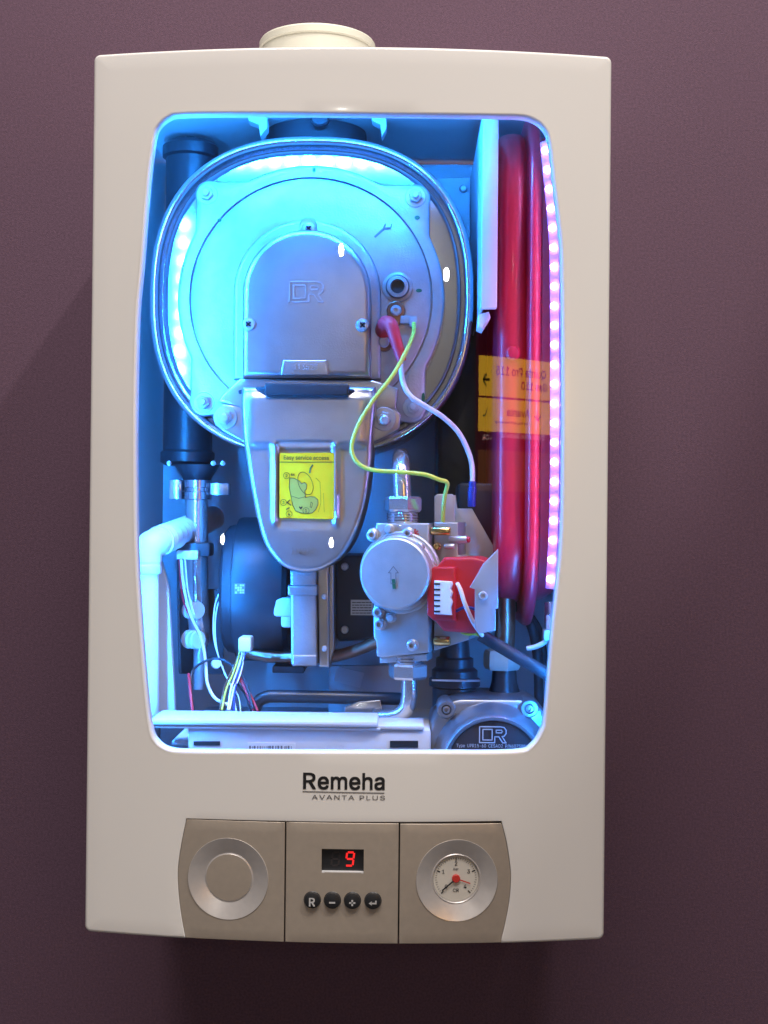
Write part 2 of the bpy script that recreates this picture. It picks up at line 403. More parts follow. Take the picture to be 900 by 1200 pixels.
# ------------------------------------------------------------------ flue
c = P(372, 60, 0.20); fr = S(66, 0.20); top = P(372, 27, 0.20-fr).z
ztop = top
mb = MB().lathe((c.x, 0.20, 0), (0, 0, 1), [(fr, BZ1-.0005), (fr, ztop-.008), (fr+.0016, ztop-.007), (fr+.0016, ztop-.0015), (fr+.0006, ztop), (fr-.003, ztop), (fr-.004, ztop-.004), (fr-.004, BZ1-.0005)], 72, False, False)
flue = ob('flue_pipe', mb, M_flue, boiler, 'short ivory flue collar on top of the casing')
mb = MB().lathe((c.x, 0.20, 0), (0, 0, 1), [(fr-.006, BZ1-.0015), (fr-.004, P(372,172,.15).z), (fr-.012, P(372,176,.15).z), (fr-.012, P(372,215,.15).z)], 56)
adapter = ob('flue_adapter', mb, M_rubber, boiler)
for px0, px1 in ((289, 313), (434, 453)):
    g = MB()
    lp = [P(px0, 128, .15), P(px1, 128, .15), P(px1, 150, .15), P((px0+px1)/2+4, 160, .15), P((px0+px1)/2+2, 146, .15), P(px0+2, 141, .15)]
    g.prism([(v.x, v.z) for v in lp], .150, .165, .0015)
    ob('clip', g, M_white, adapter)
mb = MB().lathe(P(375, 138, .142), (0, -1, 0), [(S(11, .14), -.006), (S(11, .14), .002), (S(9, .14), .0035), (S(2, .14), .0035)], 24)
ob('port_plug', mb, M_black, adapter)

# ------------------------------------------------------------------ heat exchanger
HC = P(364.5, 346, 0.12); ha, hb = S(191.5, .12), S(189, .12)
sl = []
for k in range(160):
    t = 2*math.pi*k/160; cs, sn = math.cos(t), math.sin(t)
    sl.append((HC.x+ha*math.copysign(abs(cs)**(2/2.42), cs), HC.z+hb*math.copysign(abs(sn)**(2/2.42), sn)))
# resample evenly
def resample(l, n):
    L = [0.0]
    for i in range(len(l)): L.append(L[-1]+(Vector(l[(i+1) % len(l)])-Vector(l[i])).length)
    out = []; j = 0
    for k in range(n):
        d = L[-1]*k/n
        while L[j+1] < d: j += 1
        t = (d-L[j])/max(1e-9, L[j+1]-L[j]); out.append(tuple(Vector(l[j % len(l)]).lerp(Vector(l[(j+1) % len(l)]), t)))
    return out
sl = resample(sl, 160); sn_ = loop_normals(sl); RK = 0.80
prof = [(-.0185,.1315),(-.0175,.128),(-.0165,.126),(-.0152,.1255),(-.0142,.127),(-.0140,.139),(-.0105,.139),(-.0100,.128)]
for k in range(9): a = R(180-22.5*k); prof.append((-.0050+.0050*math.cos(a), .1265-.0050*math.sin(a)))
prof = [(o*RK, y) for o, y in prof]
prof += [(.0, .150), (-.004, .154), (-.004, .285)]
mb = MB().rings([[Vector((p[0]+n.x*o, y, p[1]+n.y*o)) for p, n in zip(sl, sn_)] for o, y in prof], True, False, True)
hx = ob('heat_exchanger', mb, M_steel, boiler, 'rounded stainless heat exchanger drum with polished beaded rim', angle=50)
M_mirror = mat('polished_stainless', (0.70, 0.71, 0.73), 0.15, 1.0, var=0.03, rvar=0.3, vscale=90)
ob('front_plate', MB().rings([[Vector((p[0]+n.x*o, y, p[1]+n.y*o)) for p, n in zip(sl, sn_)] for o, y in ((-.0180*RK, .1345), (-.0180*RK, .1318), (-.0185*RK, .1315), (-.045, .1317), (-.075, .1325))], True, False, True), M_mirror, hx)
# cast lid with four bolt ears
LY = 0.116
def ear(th):
    ux, uz = math.cos(th), math.sin(th); r = 157.0
    for bx, bz in ((-121,122),(123,119),(-125,-122),(120,-128)):
        d = bx*ux+bz*uz; q = d*d-(bx*bx+bz*bz-16.5*16.5)
        if d > 0 and q > 0: r = max(r, d+math.sqrt(q))
        if ux*bx > 0 and abs(ux) > .3:
            t = (abs(bx)+15.5)/abs(ux); zz = uz*t
            if zz*bz > 0 and 72 < abs(zz) < abs(bz): r = max(r, t)
        if uz*bz > 0 and abs(uz) > .3:
            t = (abs(bz)+15.5)/abs(uz); xx = ux*t
            if xx*bx > 0 and 72 < abs(xx) < abs(bx): r = max(r, t)
    return r
LC = P(364, 350, LY); k_ = S(1, LY); NS = 240
ths = [2*math.pi*i/NS for i in range(NS)]; er = [ear(t) for t in ths]
rs = []
for rad, dy in ((2, -.002), (60, -.002), (110, -.0012), (139, -.0004), (140.8, .0002), (141.2, .004), (142.8, .004), (143.2, .0000), (150, -.0002)):
    rs.append([Vector((LC.x+math.cos(t)*rad*k_, LY+dy, LC.z+math.sin(t)*rad*k_)) for t in ths])
for o, dy in ((-2.2, -.0002), (-.8, .0004), (0, .0016), (0, .017)):
    rs.append([Vector((LC.x+math.cos(t)*(e+o)*k_, LY+dy, LC.z+math.sin(t)*(e+o)*k_)) for t, e in zip(ths, er)])
lid = ob('burner_lid', MB().rings(rs, True, True, False), M_cast, hx, 'round cast aluminium lid with four bolted ears', angle=45)
# bolts
def bolt_mesh(c, s=1.0):
    c = Vector(c)
    b = MB().lathe(c+Vector((0, .002, 0)), (0, -1, 0), [(.0092*s, -.004), (.0092*s, .0012), (.0086*s, .002), (.006*s, .002)], 24)
    b.lathe(c, (0, -1, 0), [(.0052*s, -.002), (.0058*s, .001), (.0058*s, .0048*s), (.0050*s, .0056*s), (.003*s, .0056*s)], 6)
    b.lathe(c, (0, -1, 0), [(.0030*s, .002), (.0030*s, .0095*s), (.0024*s, .0102*s)], 14)
    return b
first = None
for px, py in ((243,228),(487,231),(239,472),(484,478)):
    c = P(px, py, LY); c.y = LY-.001
    if first is None: first = ob('bolt', bolt_mesh(c), M_zinc, hx); off = wloc(first)-c
    else: dup(first, c+off, hx)
# arch ridge round the inspection cover
def arch(cx, cy, r, bot, y, n=28):
    l = [P(cx+r, bot, y)]+[P(cx+r*math.cos(R(180*k/n)), cy-r*math.sin(R(180*k/n)), y) for k in range(n+1)]+[P(cx-r, bot, y)]
    return [(v.x, v.z) for v in l]
mb = MB().prism(arch(360.5, 345, 86, 446, LY), LY-.008, LY+.004, .004)
ob('cover_seat', mb, M_cast, hx)
cov = MB().prism(arch(360, 345, 75, 443, .10), .092, LY, .006)
CVY = .092
cover = ob('inspection_cover', cov, M_cast2, boiler, 'arched cast cover with embossed emblem on the burner lid')
def emblem(mb_, cx, cy, w_px, y, put_y, lw_=.0011, ext=.0004):
    # open square joined to an R, drawn as raised outline strokes
    u = S(w_px, y)/40.0
    c = P(cx, cy, y)
    def bar(a, b, w_):
        a, b = Vector((c.x+a[0]*u, c.z+a[1]*u)), Vector((c.x+b[0]*u, c.z+b[1]*u)); d = (b-a).normalized(); n = Vector((-d.y, d.x))*w_/2
        a -= d*w_/2; b += d*w_/2
        q = [a+n, b+n, b-n, a-n]
        mb_.rings([[Vector((p.x, put_y, p.y)) for p in q], [Vector((p.x, put_y+ext*2, p.y)) for p in q]], True, True, True)
    out = [(-20,-12),(-20,12),(12,12),(17,11),(20,7),(20,2),(17,-2),(14,-2.5),(20,-12),(15,-12),(9,-3),(3,-3),(3,-12)]
    for a, b in zip(out, out[1:]+out[:1]): bar(a, b, lw_)
    sq = [(-15,-8),(-15,8),(-1,8),(-1,-8)]
    for a, b in zip(sq, sq[1:]+sq[:1]): bar(a, b, lw_)
    for a, b in (((5,3),(13,3)),((5,7),(13,7)),((13,3),(14.5,5)),((14.5,5),(13,7)),((5,3),(5,7))): bar(a, b, lw_)
e = MB(); emblem(e, 359, 342, 40, CVY, CVY-.0010, .0008, .0008)
ob('embossed_emblem', e, M_zinc, cover)
def emboss(mb_, t, px, py, hpx, y, ext_m=.0004, wpx=None, bold=.0):
    c = P(px, py, y)
    mb_.text(t, (c.x, c.z), S(wpx, y) if wpx else None, S(hpx, y), lambda x, z, d: Vector((x, y-ext_m*.5-d*ext_m*10, z)), bold, .1)
e = MB(); emboss(e, '113525', 358, 430, 7, CVY-.0015, .0007, 28)
ob('embossed_number', e, M_zinc, cover)
pd = MB().prism([(v.x, v.z) for v in pts([(329,440),(386,440),(383,422),(332,422)], CVY)], CVY-.0015, CVY+.002, .0014)
ob('number_pad', pd, M_cast2, cover)
for px in (361, 292, 425):
    py = {361: 266, 292: 381, 425: 382}[px]
    c = P(px, py, .095); c.y = .0925 if px != 361 else .1035
    s_ = MB().lathe(c, (0, -1, 0), [(S(8, .1), -.008), (S(8, .1), .001), (S(6.6, .1), .0026), (S(4, .1), .0032), (S(3.2, .1), .0032), (S(2.6, .1), .0018)], 20)
    o = ob('screw', s_, M_zinc, cover)
    g = MB()
    for a in (45, 135):
        d = Vector((math.cos(R(a)), 0, math.sin(R(a))))*S(3.8, .1); n = Vector((-d.z, 0, d.x)).normalized()*.0007
        q = [c+d+n, c+d-n, c-d-n, c-d+n]
        g.rings([[v+Vector((0, -.0036, 0)) for v in q], [v+Vector((0, -.002, 0)) for v in q]], True, True, True)
    ob('screw_cross', g, M_black, cover)
mb = MB().lathe(P(361, 266, .108), (0, -1, 0), [(S(13, .108), -.006), (S(11, .108), 0), (S(9, .108), .0012)], 24)
ob('screw_boss', mb, M_cast, cover)
# sight port
c = P(466, 337, LY)
mb = MB().lathe(c, (0, -1, 0), [(S(19, LY), -.004), (S(17.5, LY), .003), (S(14, LY), .0035), (S(13.5, LY), .002), (S(12.5, LY), .0062), (S(8.5, LY), .0066), (S(7.6, LY), .004), (S(7.4, LY), -.004)], 36)
ob('sight_port', mb, M_cast, hx)
ob('port_opening', MB().lathe(c+Vector((0, -.0012, 0)), (0, -1, 0), [(S(7.7, LY), -.001), (S(7.7, LY), .001)], 24), M_black, hx)
# cast wrench mark and small ink spots
wk = MB()
def bar2(mb_, pa, pb, wpx, y, t=.0005):
    a, b = P(*pa, y), P(*pb, y); d = (b-a).normalized(); n = Vector((-d.z, 0, d.x))*S(wpx, y)/2
    q = [a+n, b+n, b-n, a-n]
    mb_.rings([[Vector((v.x, y-t, v.z)) for v in q], [Vector((v.x, y+t, v.z)) for v in q]], True, True, True)
yk = LY-.0012
bar2(wk, (439,278), (451,267), 2.6, yk); bar2(wk, (450,267), (452,262), 2.2, yk); bar2(wk, (450,268), (458,267), 2.2, yk); bar2(wk, (458,267), (459,262.5), 1.6, yk)
ob('wrench_mark', wk, M_gprint, lid if False else hx)
for px, py, a, b in ((368,199,2.2,2.8),(489,255,3.2,2.4),(491,340.5,3.6,2.2),(496,467,2,7),(441,487,2,5),(257,258,2.5,2)):
    g = MB(); c = P(px, py, LY-.0008)
    g.rings([[c+Vector((math.cos(t)*S(a, LY), dy, math.sin(t)*S(b, LY))) for t in [2*math.pi*k/14 for k in range(14)]] for dy in (-.0002, .0012)], True, True, True)
    ob('ink_mark', g, M_green, hx)

# ------------------------------------------------------------------ ignition electrode and its leads
ig = MB(); EY = LY-.004
lp = []
for cx, cy, a0, a1 in ((464,364,-20,200),(450,401,160,380)):
    for k in range(10): a = R(a0+(a1-a0)*k/9); v = P(cx+11*math.cos(a), cy-11*math.sin(a), EY); lp.append((v.x, v.z))
ig.prism(lp, EY-.001, LY, .0008)
electrode = ob('ignition_electrode', ig, M_copper, boiler, 'ignition electrode plate with red rubber boot')
for px, py in ((464,364),(450,401)):
    c = P(px, py, EY-.001)
    ob('screw', MB().lathe(c, (0, -1, 0), [(S(6.5,.1), -.002), (S(6.5,.1), .002), (S(5,.1), .0032), (S(2.4,.1), .0034), (S(2,.1), .0016)], 18), M_zinc, electrode)
boot = MB().tube(pts([(449,387,.110),(452,379,.094),(458,381,.086),(463,396,.084),(469,416,.084),(470.5,423,.084)], 0), lambda t: S(10-4.5*t, .09), 14)
ob('boot', boot, M_redb, electrode)
tb = MB().pbox(469, 482, 370, 379, EY-.002, LY-.003, .0004); tb.pbox(480, 489, 371, 383, EY-.006, EY+.001, .0006)
ob('earth_tab', tb, M_zinc, electrode)
ob('ignition_lead', MB().tube(pts([(470,420,.084),(470.5,434,.082),(473,450,.080),(481,464,.078),(497,475,.078),(518,488,.080),(536,505,.084),(547,525,.088),(553,545,.09),(553.5,568,.09)], 0), S(3.1, .08), 10), M_wht, boiler, 'white ignition lead with reddish flecks')
ob('earth_lead', MB().tube(pts([(485,379,.102),(484,392,.092),(474,416,.075),(458,443,.070),(436,471,.068),(419,500,.068),(412,526,.068),(420,543,.068),(438,551,.068),(466,553,.066),(497,556,.066),(514,562,.068),(524,566,.07),(521.5,580,.075),(519.5,598,.08),(519,612,.082)], 0), S(2.5, .07), 10), M_yel, boiler, 'thin yellow earth lead looping down to gas valve')
ob('lead_boot', MB().cyl(P(553.5, 564, .09), P(553.5, 573, .09), S(4.2, .09), bev=.0006).cyl(P(553.5, 571, .09), P(552.5, 594, .09), S(5.2, .09), S(4.6, .09), bev=.0008), M_blu, boiler)

# ------------------------------------------------------------------ air manifold
MY = .080
def sstep(a, b, x): t = min(1, max(0, (x-a)/(b-a))); return t*t*(3-2*t)
mo = [(440,452),(441,470),(437.5,500),(434.5,545),(428,590),(416,628),(401,652),(379,667),(356,671),(332,665),(315,648),(304.5,625),(294.5,580),(288.5,545),(283.5,505),(281.5,470),(282,452)]
mw = [Vector((v.x, v.z)) for v in pts(mo, MY)]
ml = [(v.x, v.y) for v in catmull(mw[1:-1], 6)]
ml = [tuple(mw[0])]+ml+[tuple(mw[-1])]
ml = densify(ml, .004)
O0 = P(0, 0, MY); KX = S(1, MY)
def to_px(x, z):
    d = Vector((x, MY, z))-CAM; zf = d.dot(CF)
    return 450+F*d.dot(CR)/zf, 600-F*d.dot(CU)/zf
def man_y(x, z):
    px, py = to_px(x, z)
    y = MY
    low = sstep(517, 528, py)
    y += .0035*low
    win_ = sstep(516, 524, py)*(1-sstep(604, 622, py))
    for rx in (321.5, 394): y -= .0026*math.exp(-((px-rx)/3.2)**2)*win_
    y += .0022*sstep(322, 327, px)*(1-sstep(388, 393, px))*win_
    y += .0025*sstep(618, 672, py)
    y += .006*sstep(60, 92, abs(px-358))*(1-low)
    y += .004*(1-sstep(452, 470, py))
    return y
mn = loop_normals(ml); mb = MB(); BV = .005
inn = [(p[0]-n.x*BV, p[1]-n.y*BV) for p, n in zip(ml, mn)]
mb.surf(inn, [], man_y, .0018)
rs = []
for k in range(6):
    a = R(18*k); rs.append([Vector((p[0]-n.x*BV*(1-math.sin(a)), man_y(q[0], q[1])+BV*(1-math.cos(a)), p[1]-n.y*BV*(1-math.sin(a)))) for p, n, q in zip(ml, mn, inn)])
rs.append([Vector((p[0]+n.x*.001, .140, p[1]+n.y*.001)) for p, n in zip(ml, mn)])
mb.rings(rs, True, False, True)
mani = ob('air_manifold', mb, M_cast2, boiler, 'tapering cast aluminium air manifold with rounded lower end', angle=45)
ears = MB()
for l in ([(284,476),(262,474),(252,482),(252,498),(262,506),(290,520)], [(434,470),(462,476),(470,486),(468,502),(456,510),(430,522)]):
    ears.prism([(v.x, v.z) for v in pts(l, .104)], .102, .125, .002)
ears.prism([(v.x, v.z) for v in pts([(282,444),(438,446),(466,455),(464,480),(440,480),(282,478),(256,470),(262,462)], .104)], .101, .12, .002)
ob('manifold_flange', ears, M_cast2, mani)
e = MB(); emboss(e, '114277', 354.5, 646, 7.5, MY+.0052, .0006, 27)
ob('embossed_number', e, M_cast2, mani)
for px, py in ((264,489),(450,491)):
    c = P(px, py, .1); b = bolt_mesh(c, 1.12); b.lathe(c, (0.05, -1, -.12), [(.0038, .002), (.0038, .016), (.003, .0168)], 16)
    ob('nut', b, M_zinc, mani)
g = MB().prism([(v.x, v.z) for v in pts([(311,449),(407,450),(409,452),(408,464),(312,462.5),(310,460)], .074)], .072, .100, .0015)
g.tube(pts([(312,455,.078),(296,457,.088),(281,459.5,.096)], 0), S(2.6, .08), 8); g.tube(pts([(405,457,.078),(420,460,.088),(435,462.5,.096)], 0), S(2.8, .08), 8)
ob('rubber_gasket', g, M_rubber, boiler, 'black rubber gasket strip between cover and manifold')

# yellow service sticker with its line drawing
SY = MY+.0030
def stick_pts(lst): return [(v.x, v.z) for v in pts(lst, SY)]
stk = ob('service_sticker', MB().prism(stick_pts([(327.5,531),(390.5,530.5),(392,532),(391.5,607),(390,608.5),(328.5,607),(327.3,605.5)]), SY, SY+.0012, .0), M_stick, boiler, 'yellow service sticker with line drawing and heading')
pr = MB(); c = P(359, 537, SY)
pr.text('Easy service access', (c.x, c.z), S(53, SY), S(6.0, SY), lambda x, z, d: Vector((x, SY-.00025, z)), .005)
def stroke(mb_, lst, wpx, y, closed=False, dy=.0003):
    q = [Vector((v.x, 0, v.z)) for v in pts(lst, y)]
    if closed: q = q+[q[0]]
    for a, b in zip(q, q[1:]):
        if (b-a).length < 1e-7: continue
        d = (b-a).normalized(); n = Vector((-d.z, 0, d.x))*S(wpx, y)/2; a2, b2 = a-d*S(wpx*.3, y), b+d*S(wpx*.3, y)
        mb_.add([Vector((v.x, y-dy, v.z)) for v in (a2+n, b2+n, b2-n, a2-n)], [(0, 1, 2, 3)])
def circ(cx, cy, rx, ry=None, n=18, rot=0):
    ry = ry or rx; o = []
    for k in range(n):
        a = 2*math.pi*k/n; x, y = rx*math.cos(a), ry*math.sin(a); cr, sr = math.cos(R(rot)), math.sin(R(rot)); o.append((cx+x*cr-y*sr, cy+x*sr+y*cr))
    return o
stroke(pr, [(328,541.5),(391.5,541.5)], .8, SY)
bodyp = [(339.5,560),(345,560.5),(351,564),(353.5,567),(357,565.5),(359.5,568),(359,573),(357.2,575),(358,583),(364,582),(369,582.5),(372.5,586),(372.6,591),(370,597),(366,601),(360,602),(352,601),(346.5,598.5),(343,592),(341,581),(339,571)]
stroke(pr, bodyp, .7, SY, True); stroke(pr, circ(358, 566.5, 8, 14, 22, -22), .6, SY, True); stroke(pr, [(341,581),(350,584),(358,582)], .5, SY)
for cx, cy, t in ((335.8,557.5,'2'),(332.2,588.8,'3'),(338.8,602.3,'4'),(358.6,598.5,'1')):
    stroke(pr, circ(cx, cy, 3.6), .5, SY, True); c = P(cx, cy, SY); pr.text(t, (c.x, c.z), None, S(3.4, SY), lambda x, z, d: Vector((x, SY-.0003, z)), .01)
c = P(343, 556, SY); pr.text('4x', (c.x, c.z), None, S(2.8, SY), lambda x, z, d: Vector((x, SY-.0003, z)), .02)
stroke(pr, [(339.5,586),(336.5,588.8),(341,592)], 1.1, SY); stroke(pr, [(335.5,597),(339,595)], 1.2, SY); stroke(pr, [(351,594),(352.5,596),(354,594)], 1.4, SY)
stroke(pr, [(364.5,588),(366.5,590),(365,595),(363.5,594)], .5, SY, True)
stroke(pr, [(370,560),(375,565),(376,590),(373,600)], .35, SY); stroke(pr, [(379,578),(380,600)], .35, SY)
fillb = MB(); q = [Vector((v.x, SY-.00015, v.z)) for v in pts(bodyp, SY)]; fillb.add(q, [tuple(range(len(q)))])
ob('drawing', fillb, M_olive, stk); ob('print', pr, M_print, stk)
g = MB(); stroke(g, [(366.3,545),(363.8,549),(363,554)], 1.8, SY, False, .0004); ob('marker_tick', g, M_green, stk)

# ------------------------------------------------------------------ fan and silencer
DC = P(300, 690, .20); dr = S(85, .185)
x0, x1 = P(263, 690, .19).x, P(341, 690, .19).x
mb = MB().lathe((x0, .20, DC.z), (1, 0, 0), [(dr-.03, 0), (dr-.012, .001), (dr-.008, .004), (dr-.006, .012), (dr-.001, .013), (dr, .016), (dr, x1-x0-.012), (dr-.002, x1-x0-.004), (dr-.008, x1-x0)], 72)
drum = ob('air_silencer', mb, M_dark, boiler, 'dark round air silencer drum left of the fan')
g = MB().pbox(274.5, 287, 684, 696, .20-dr-.0006, .20-dr+.002); ob('silencer_sticker', g, M_gprint, drum)
g = MB()
for i in range(4):
    for j in range(4):
        if random.random() < .5: cc = P(276.5+i*2.8, 686+j*2.8, .20-dr-.001); g.box(cc.x-.0008, cc.x+.0008, cc.y, cc.y+.0004, cc.z-.0008, cc.z+.0008)
ob('sticker_print', g, M_wprint, drum)
fan = MB()
fan.prism([(v.x, v.z) for v in pts([(340,668),(371,668),(371.5,779),(369,781),(343,781),(341,778)], .11)], .108, .20, .003)
fh = ob('fan_housing', fan, M_cast, boiler, 'cast metal fan housing below the manifold')
g = MB().prism([(v.x, v.z) for v in pts([(337,686),(372,686),(372,698),(337,698)], .103)], .103, .12, .002); ob('housing_band', g, M_cast, fh)
ob('housing_band', MB().prism([(v.x, v.z) for v in pts([(343,768),(371,768),(371,780),(343,780)], .103)], .104, .12, .0015), M_cast, fh)
g = MB().prism([(v.x, v.z) for v in pts([(371.5,660),(385,658),(386,782),(374,782)], .115)], .115, .20, .002)
g.prism([(v.x, v.z) for v in pts([(385.5,655),(391,655),(392,760),(386,780)], .122)], .122, .20, .0015)
ob('housing_flange', g, M_cast2, fh)
g = MB().prism([(v.x, v.z) for v in pts([(392,650),(446,650),(446,750),(398,752),(392,745)], .15)], .148, .21, .004)
ob('volute', g, M_dark, fh)
for py in (664, 738):
    ob('screw', MB().lathe(P(404, py, .146), (0, -1, 0), [(S(4.5,.14), -.003), (S(4.5,.14), .002), (S(3.4,.14), .003), (S(1.8,.14), .003), (S(1.6,.14), .0012)], 14), M_zinc, fh)
ob('rating_plate', MB().pbox(411, 437, 703, 721, .1472, .149), M_zinc, fh)
g = MB()
for r_ in range(5):
    px = 413
    while px < 434:
        l = random.uniform(1.5, 5); stroke(g, [(px, 706+r_*3.1), (min(435, px+l), 706+r_*3.1)], 1.0, .147, False, .0003); px += l+1.3
ob('rating_print', g, M_print, fh)
ob('plug', MB().pbox(320, 343, 700, 723, .135, .17, .003).pbox(329, 343, 715, 736, .137, .17, .003), M_white, fh)
for py in (699, 760):
    ob('screw', MB().cyl(P(380, py, .112), P(380, py, .12), S(3.6,.11), seg=14, bev=.0006), M_zinc, fh)
ob('fan_foot', MB().pbox(319, 356, 781, 789, .15, .19, .001), M_black, fh)
ob('gas_feed_pipe', MB().tube(pts([(282,762,.165),(300,767,.16),(322,770,.155),(345,770,.15),(372,770,.145),(396,768,.14),(420,761,.13),(446,750,.115)], 0), S(7, .15), 16), M_copper, boiler, 'dark tarnished copper pipe behind the fan')

# ------------------------------------------------------------------ gas valve, turned a little to its left
GV = P(475, 690, .075)
def turn(o, deg): return Matrix.Translation(o) @ Matrix.Rotation(R(deg), 4, 'Z') @ Matrix.Translation(-o)
MG = turn(GV, -13)
def gl_(lst, y): return [(v.x, v.z) for v in pts(lst, y)]
v_ = MB(MG).prism(gl_([(440,613),(504,613),(504,764),(448,771),(441,770),(440,752),(437,748),(437,706),(440,700)], .075), .073, .105, .0018)
v_.prism(gl_([(443,768),(500,766),(500,774),(443,778)], .078), .078, .1, .001)
valve = ob('gas_valve', v_, M_valve, boiler, 'grey die-cast gas valve with round diaphragm cover')
dc = P(470, 671, .073)
d_ = MB(MG).lathe(dc, (0, -1, 0), [(S(49,.06), -.001), (S(49,.06), .003), (S(47.5,.06), .0042), (S(45,.06), .0045), (S(44.5,.06), .0065), (S(43.3,.06), .0075), (S(42.6,.06), .008), (S(42.3,.06), .019), (S(41.5,.06), .0208), (S(39.5,.06), .022), (S(20,.06), .0224), (S(3,.06), .0224)], 64)
dcov = ob('diaphragm_cover', d_, M_valve, valve)
f_ = MB(MG).prism(gl_([(470,715),(486,713),(497,704),(502,700),(502,692),(496,690),(490,705)], .072), .0705, .08, .001); ob('cover_flange', f_, M_valve, valve)
ar = MB(MG); ay = .073-.0228
def astroke(lst, w_, cl): 
    g2 = MB(MG); stroke(g2, lst, w_, ay, cl); return g2
ac = 469
ob('arrow_mark', astroke([(ac,664),(ac+6,671.5),(ac+3,671.5),(ac+3,684),(ac-3,684),(ac-3,671.5),(ac-6,671.5)], .8, True), M_gprint, valve)
ob('marker_tick', astroke([(ac,680),(ac+1,689)], 4, False), M_green, valve)
def vscrew(px, py, y=.071, r=5.2, name='screw', m_=M_zinc, soc=True):
    c = P(px, py, y)
    o = ob(name, MB(MG).lathe(c, (0, -1, 0), [(S(r*1.35,y), -.004), (S(r*1.35,y), .0006), (S(r*1.05,y), .0012), (S(r,y), .0045), (S(r*.85,y), .0052)]+([(S(r*.5,y), .0052), (S(r*.45,y), .002)] if soc else [(S(r*.3,y), .0054)]), 18), m_, valve)
    return o
for px, py in ((437,627),(444,718),(446,732)): c = P(px, py, .073); ob('screw_ear', MB(MG).cyl(c+Vector((0, .03, 0)), c, S(8.5,.073), seg=24, bev=.001), M_valve, valve)
for px, py in ((437,627),(480,625),(497,697),(444,718),(446,732),(485,756)): vscrew(px, py)
for px, py in ((457,620),(459,724)): vscrew(px, py, .0715, 4.6, 'plug', M_valve, False)
st = MB(MG)
for k in range(4): a = R(45*k+10); stroke(st, [(487-5*math.cos(a), 625-5*math.sin(a)), (487+5*math.cos(a), 625+5*math.sin(a))], 1.5, .0725, False, .0004)
ob('star_mark', st, M_rmark, valve)
g = MB(MG).tube(pts([(486,648,.055),(492,643,.058),(497,641,.064),(500,645,.07)], 0), S(3, .06), 8); g.lathe(P(496, 641, .060), (0, -1, 0), [(S(6,.06), -.008), (S(6,.06), .002), (S(4.5,.06), .003)], 16); ob('clip', g, M_valve, valve)
# second half of the valve body and its fittings
v2 = MB(MG).prism(gl_([(506,612),(535,612),(535,650),(548,655),(548,748),(536,752),(506,762)], .085), .084, .118, .0015)
ob('valve_body', v2, M_valve, valve)
ob('test_nipple', MB(MG).cyl(P(505,622,.078), P(528,622,.078), S(5.2,.078), bev=.0012), M_brass, valve)
ob('test_nipple', MB(MG).cyl(P(508,750,.078), P(528,750,.078), S(5.6,.078), bev=.0016), M_brass, valve)
ob('fitting', MB(MG).cyl(P(524,632,.086), P(546,632,.084), S(4.6,.086), bev=.0008).cyl(P(520,640,.08), P(532,640,.08), S(3,.08), bev=.0006), M_zinc, valve)
ob('fitting_cap', MB(MG).cyl(P(545,632,.084), P(549,632,.084), S(3.6,.086), bev=.0008), M_redp, valve)
vscrew(511, 640, .082, 3.4, 'screw', M_brass)
# red solenoid with white plug
s_ = MB(MG).prism(gl_([(509,672),(524,653),(560,652),(574,656),(574,734),(560,741),(524,739),(509,722)], .066), .064, .098, .003)
s_.prism(gl_([(506,671),(514,664),(540,664),(540,727),(514,727),(506,720)], .058), .058, .07, .002)
sol = ob('solenoid_coil', s_, M_redp, boiler, 'red solenoid coil with white wiring plug')
ob('plug', MB(MG).prism(gl_([(517,680),(537,681),(538,684),(536,690),(538,694),(536,700),(538,705),(536,711),(537,720),(517,719)], .054), .052, .06, .001), M_white, sol)
g = MB(MG)
for k in range(6): g.box(*[f for f in (lambda a: (a.x-.0026, a.x+.0026, a.y, a.y+.001, a.z-.0007, a.z+.0007))(P(520.5, 684+k*6.4, .0516))])
ob('plug_slot', g, M_black, sol)
ob('coil_end', MB(MG).lathe(P(508, 662, .075), (0, -1, 0), [(S(7,.075), -.004), (S(7,.075), .006), (S(5,.075), .008)], 20), M_chrome, sol)
br = MB().prism(gl_([(550,688),(566,660),(583,643),(583,712),(580,713),(580,738),(560,742),(556,735),(556,690)], .045), .0375, .041, .0006)
brk = ob('steel_bracket', br, M_zinc, boiler, 'bent zinc-plated bracket beside the red coil')
ob('screw', MB().lathe(P(566, 698, .0375), (0, -1, 0), [(S(5,.055), -.001), (S(5,.055), .002), (S(4,.055), .003), (S(2,.055), .003), (S(1.7,.055), .0015)], 18), M_zinc, brk)
g = MB().prism(gl_([(524,653),(524,584),(534,580),(536,596),(553,596),(580,643),(575,655)], .11), .108, .1105, .0006); g.prism(gl_([(509,612),(509,582),(512,579),(530,579),(533,582),(533,612)], .1), .098, .1005, .0006)
ob('mounting_plate', g, M_zinc, brk)
ob('coil_lead', MB().tube(pts([(536,684,.050),(540,692,.044),(545,708,.042),(555,730,.046),(567,747,.055)], 0), S(2.6,.045), 10), M_wht, boiler)
ob('coil_lead', MB().tube(pts([(535,716,.052),(544,712,.045),(556,714,.044),(563,724,.047),(562,738,.052),(566,747,.056)], 0), S(1.9,.045), 10), M_blu, boiler)
ob('coil_lead', MB().tube(pts([(540,741,.075),(548,743,.07),(558,743,.066),(566,748,.058)], 0), S(1.8,.07), 8), M_yel, boiler)
ob('cable_sleeve', MB().tube(pts([(563,744,.058),(580,754,.055),(605,769,.050),(628,782,.046),(650,796,.044)], 0), S(7.5,.05), 14), M_rubber, boiler, 'thick black cable sleeve running down past the pump')
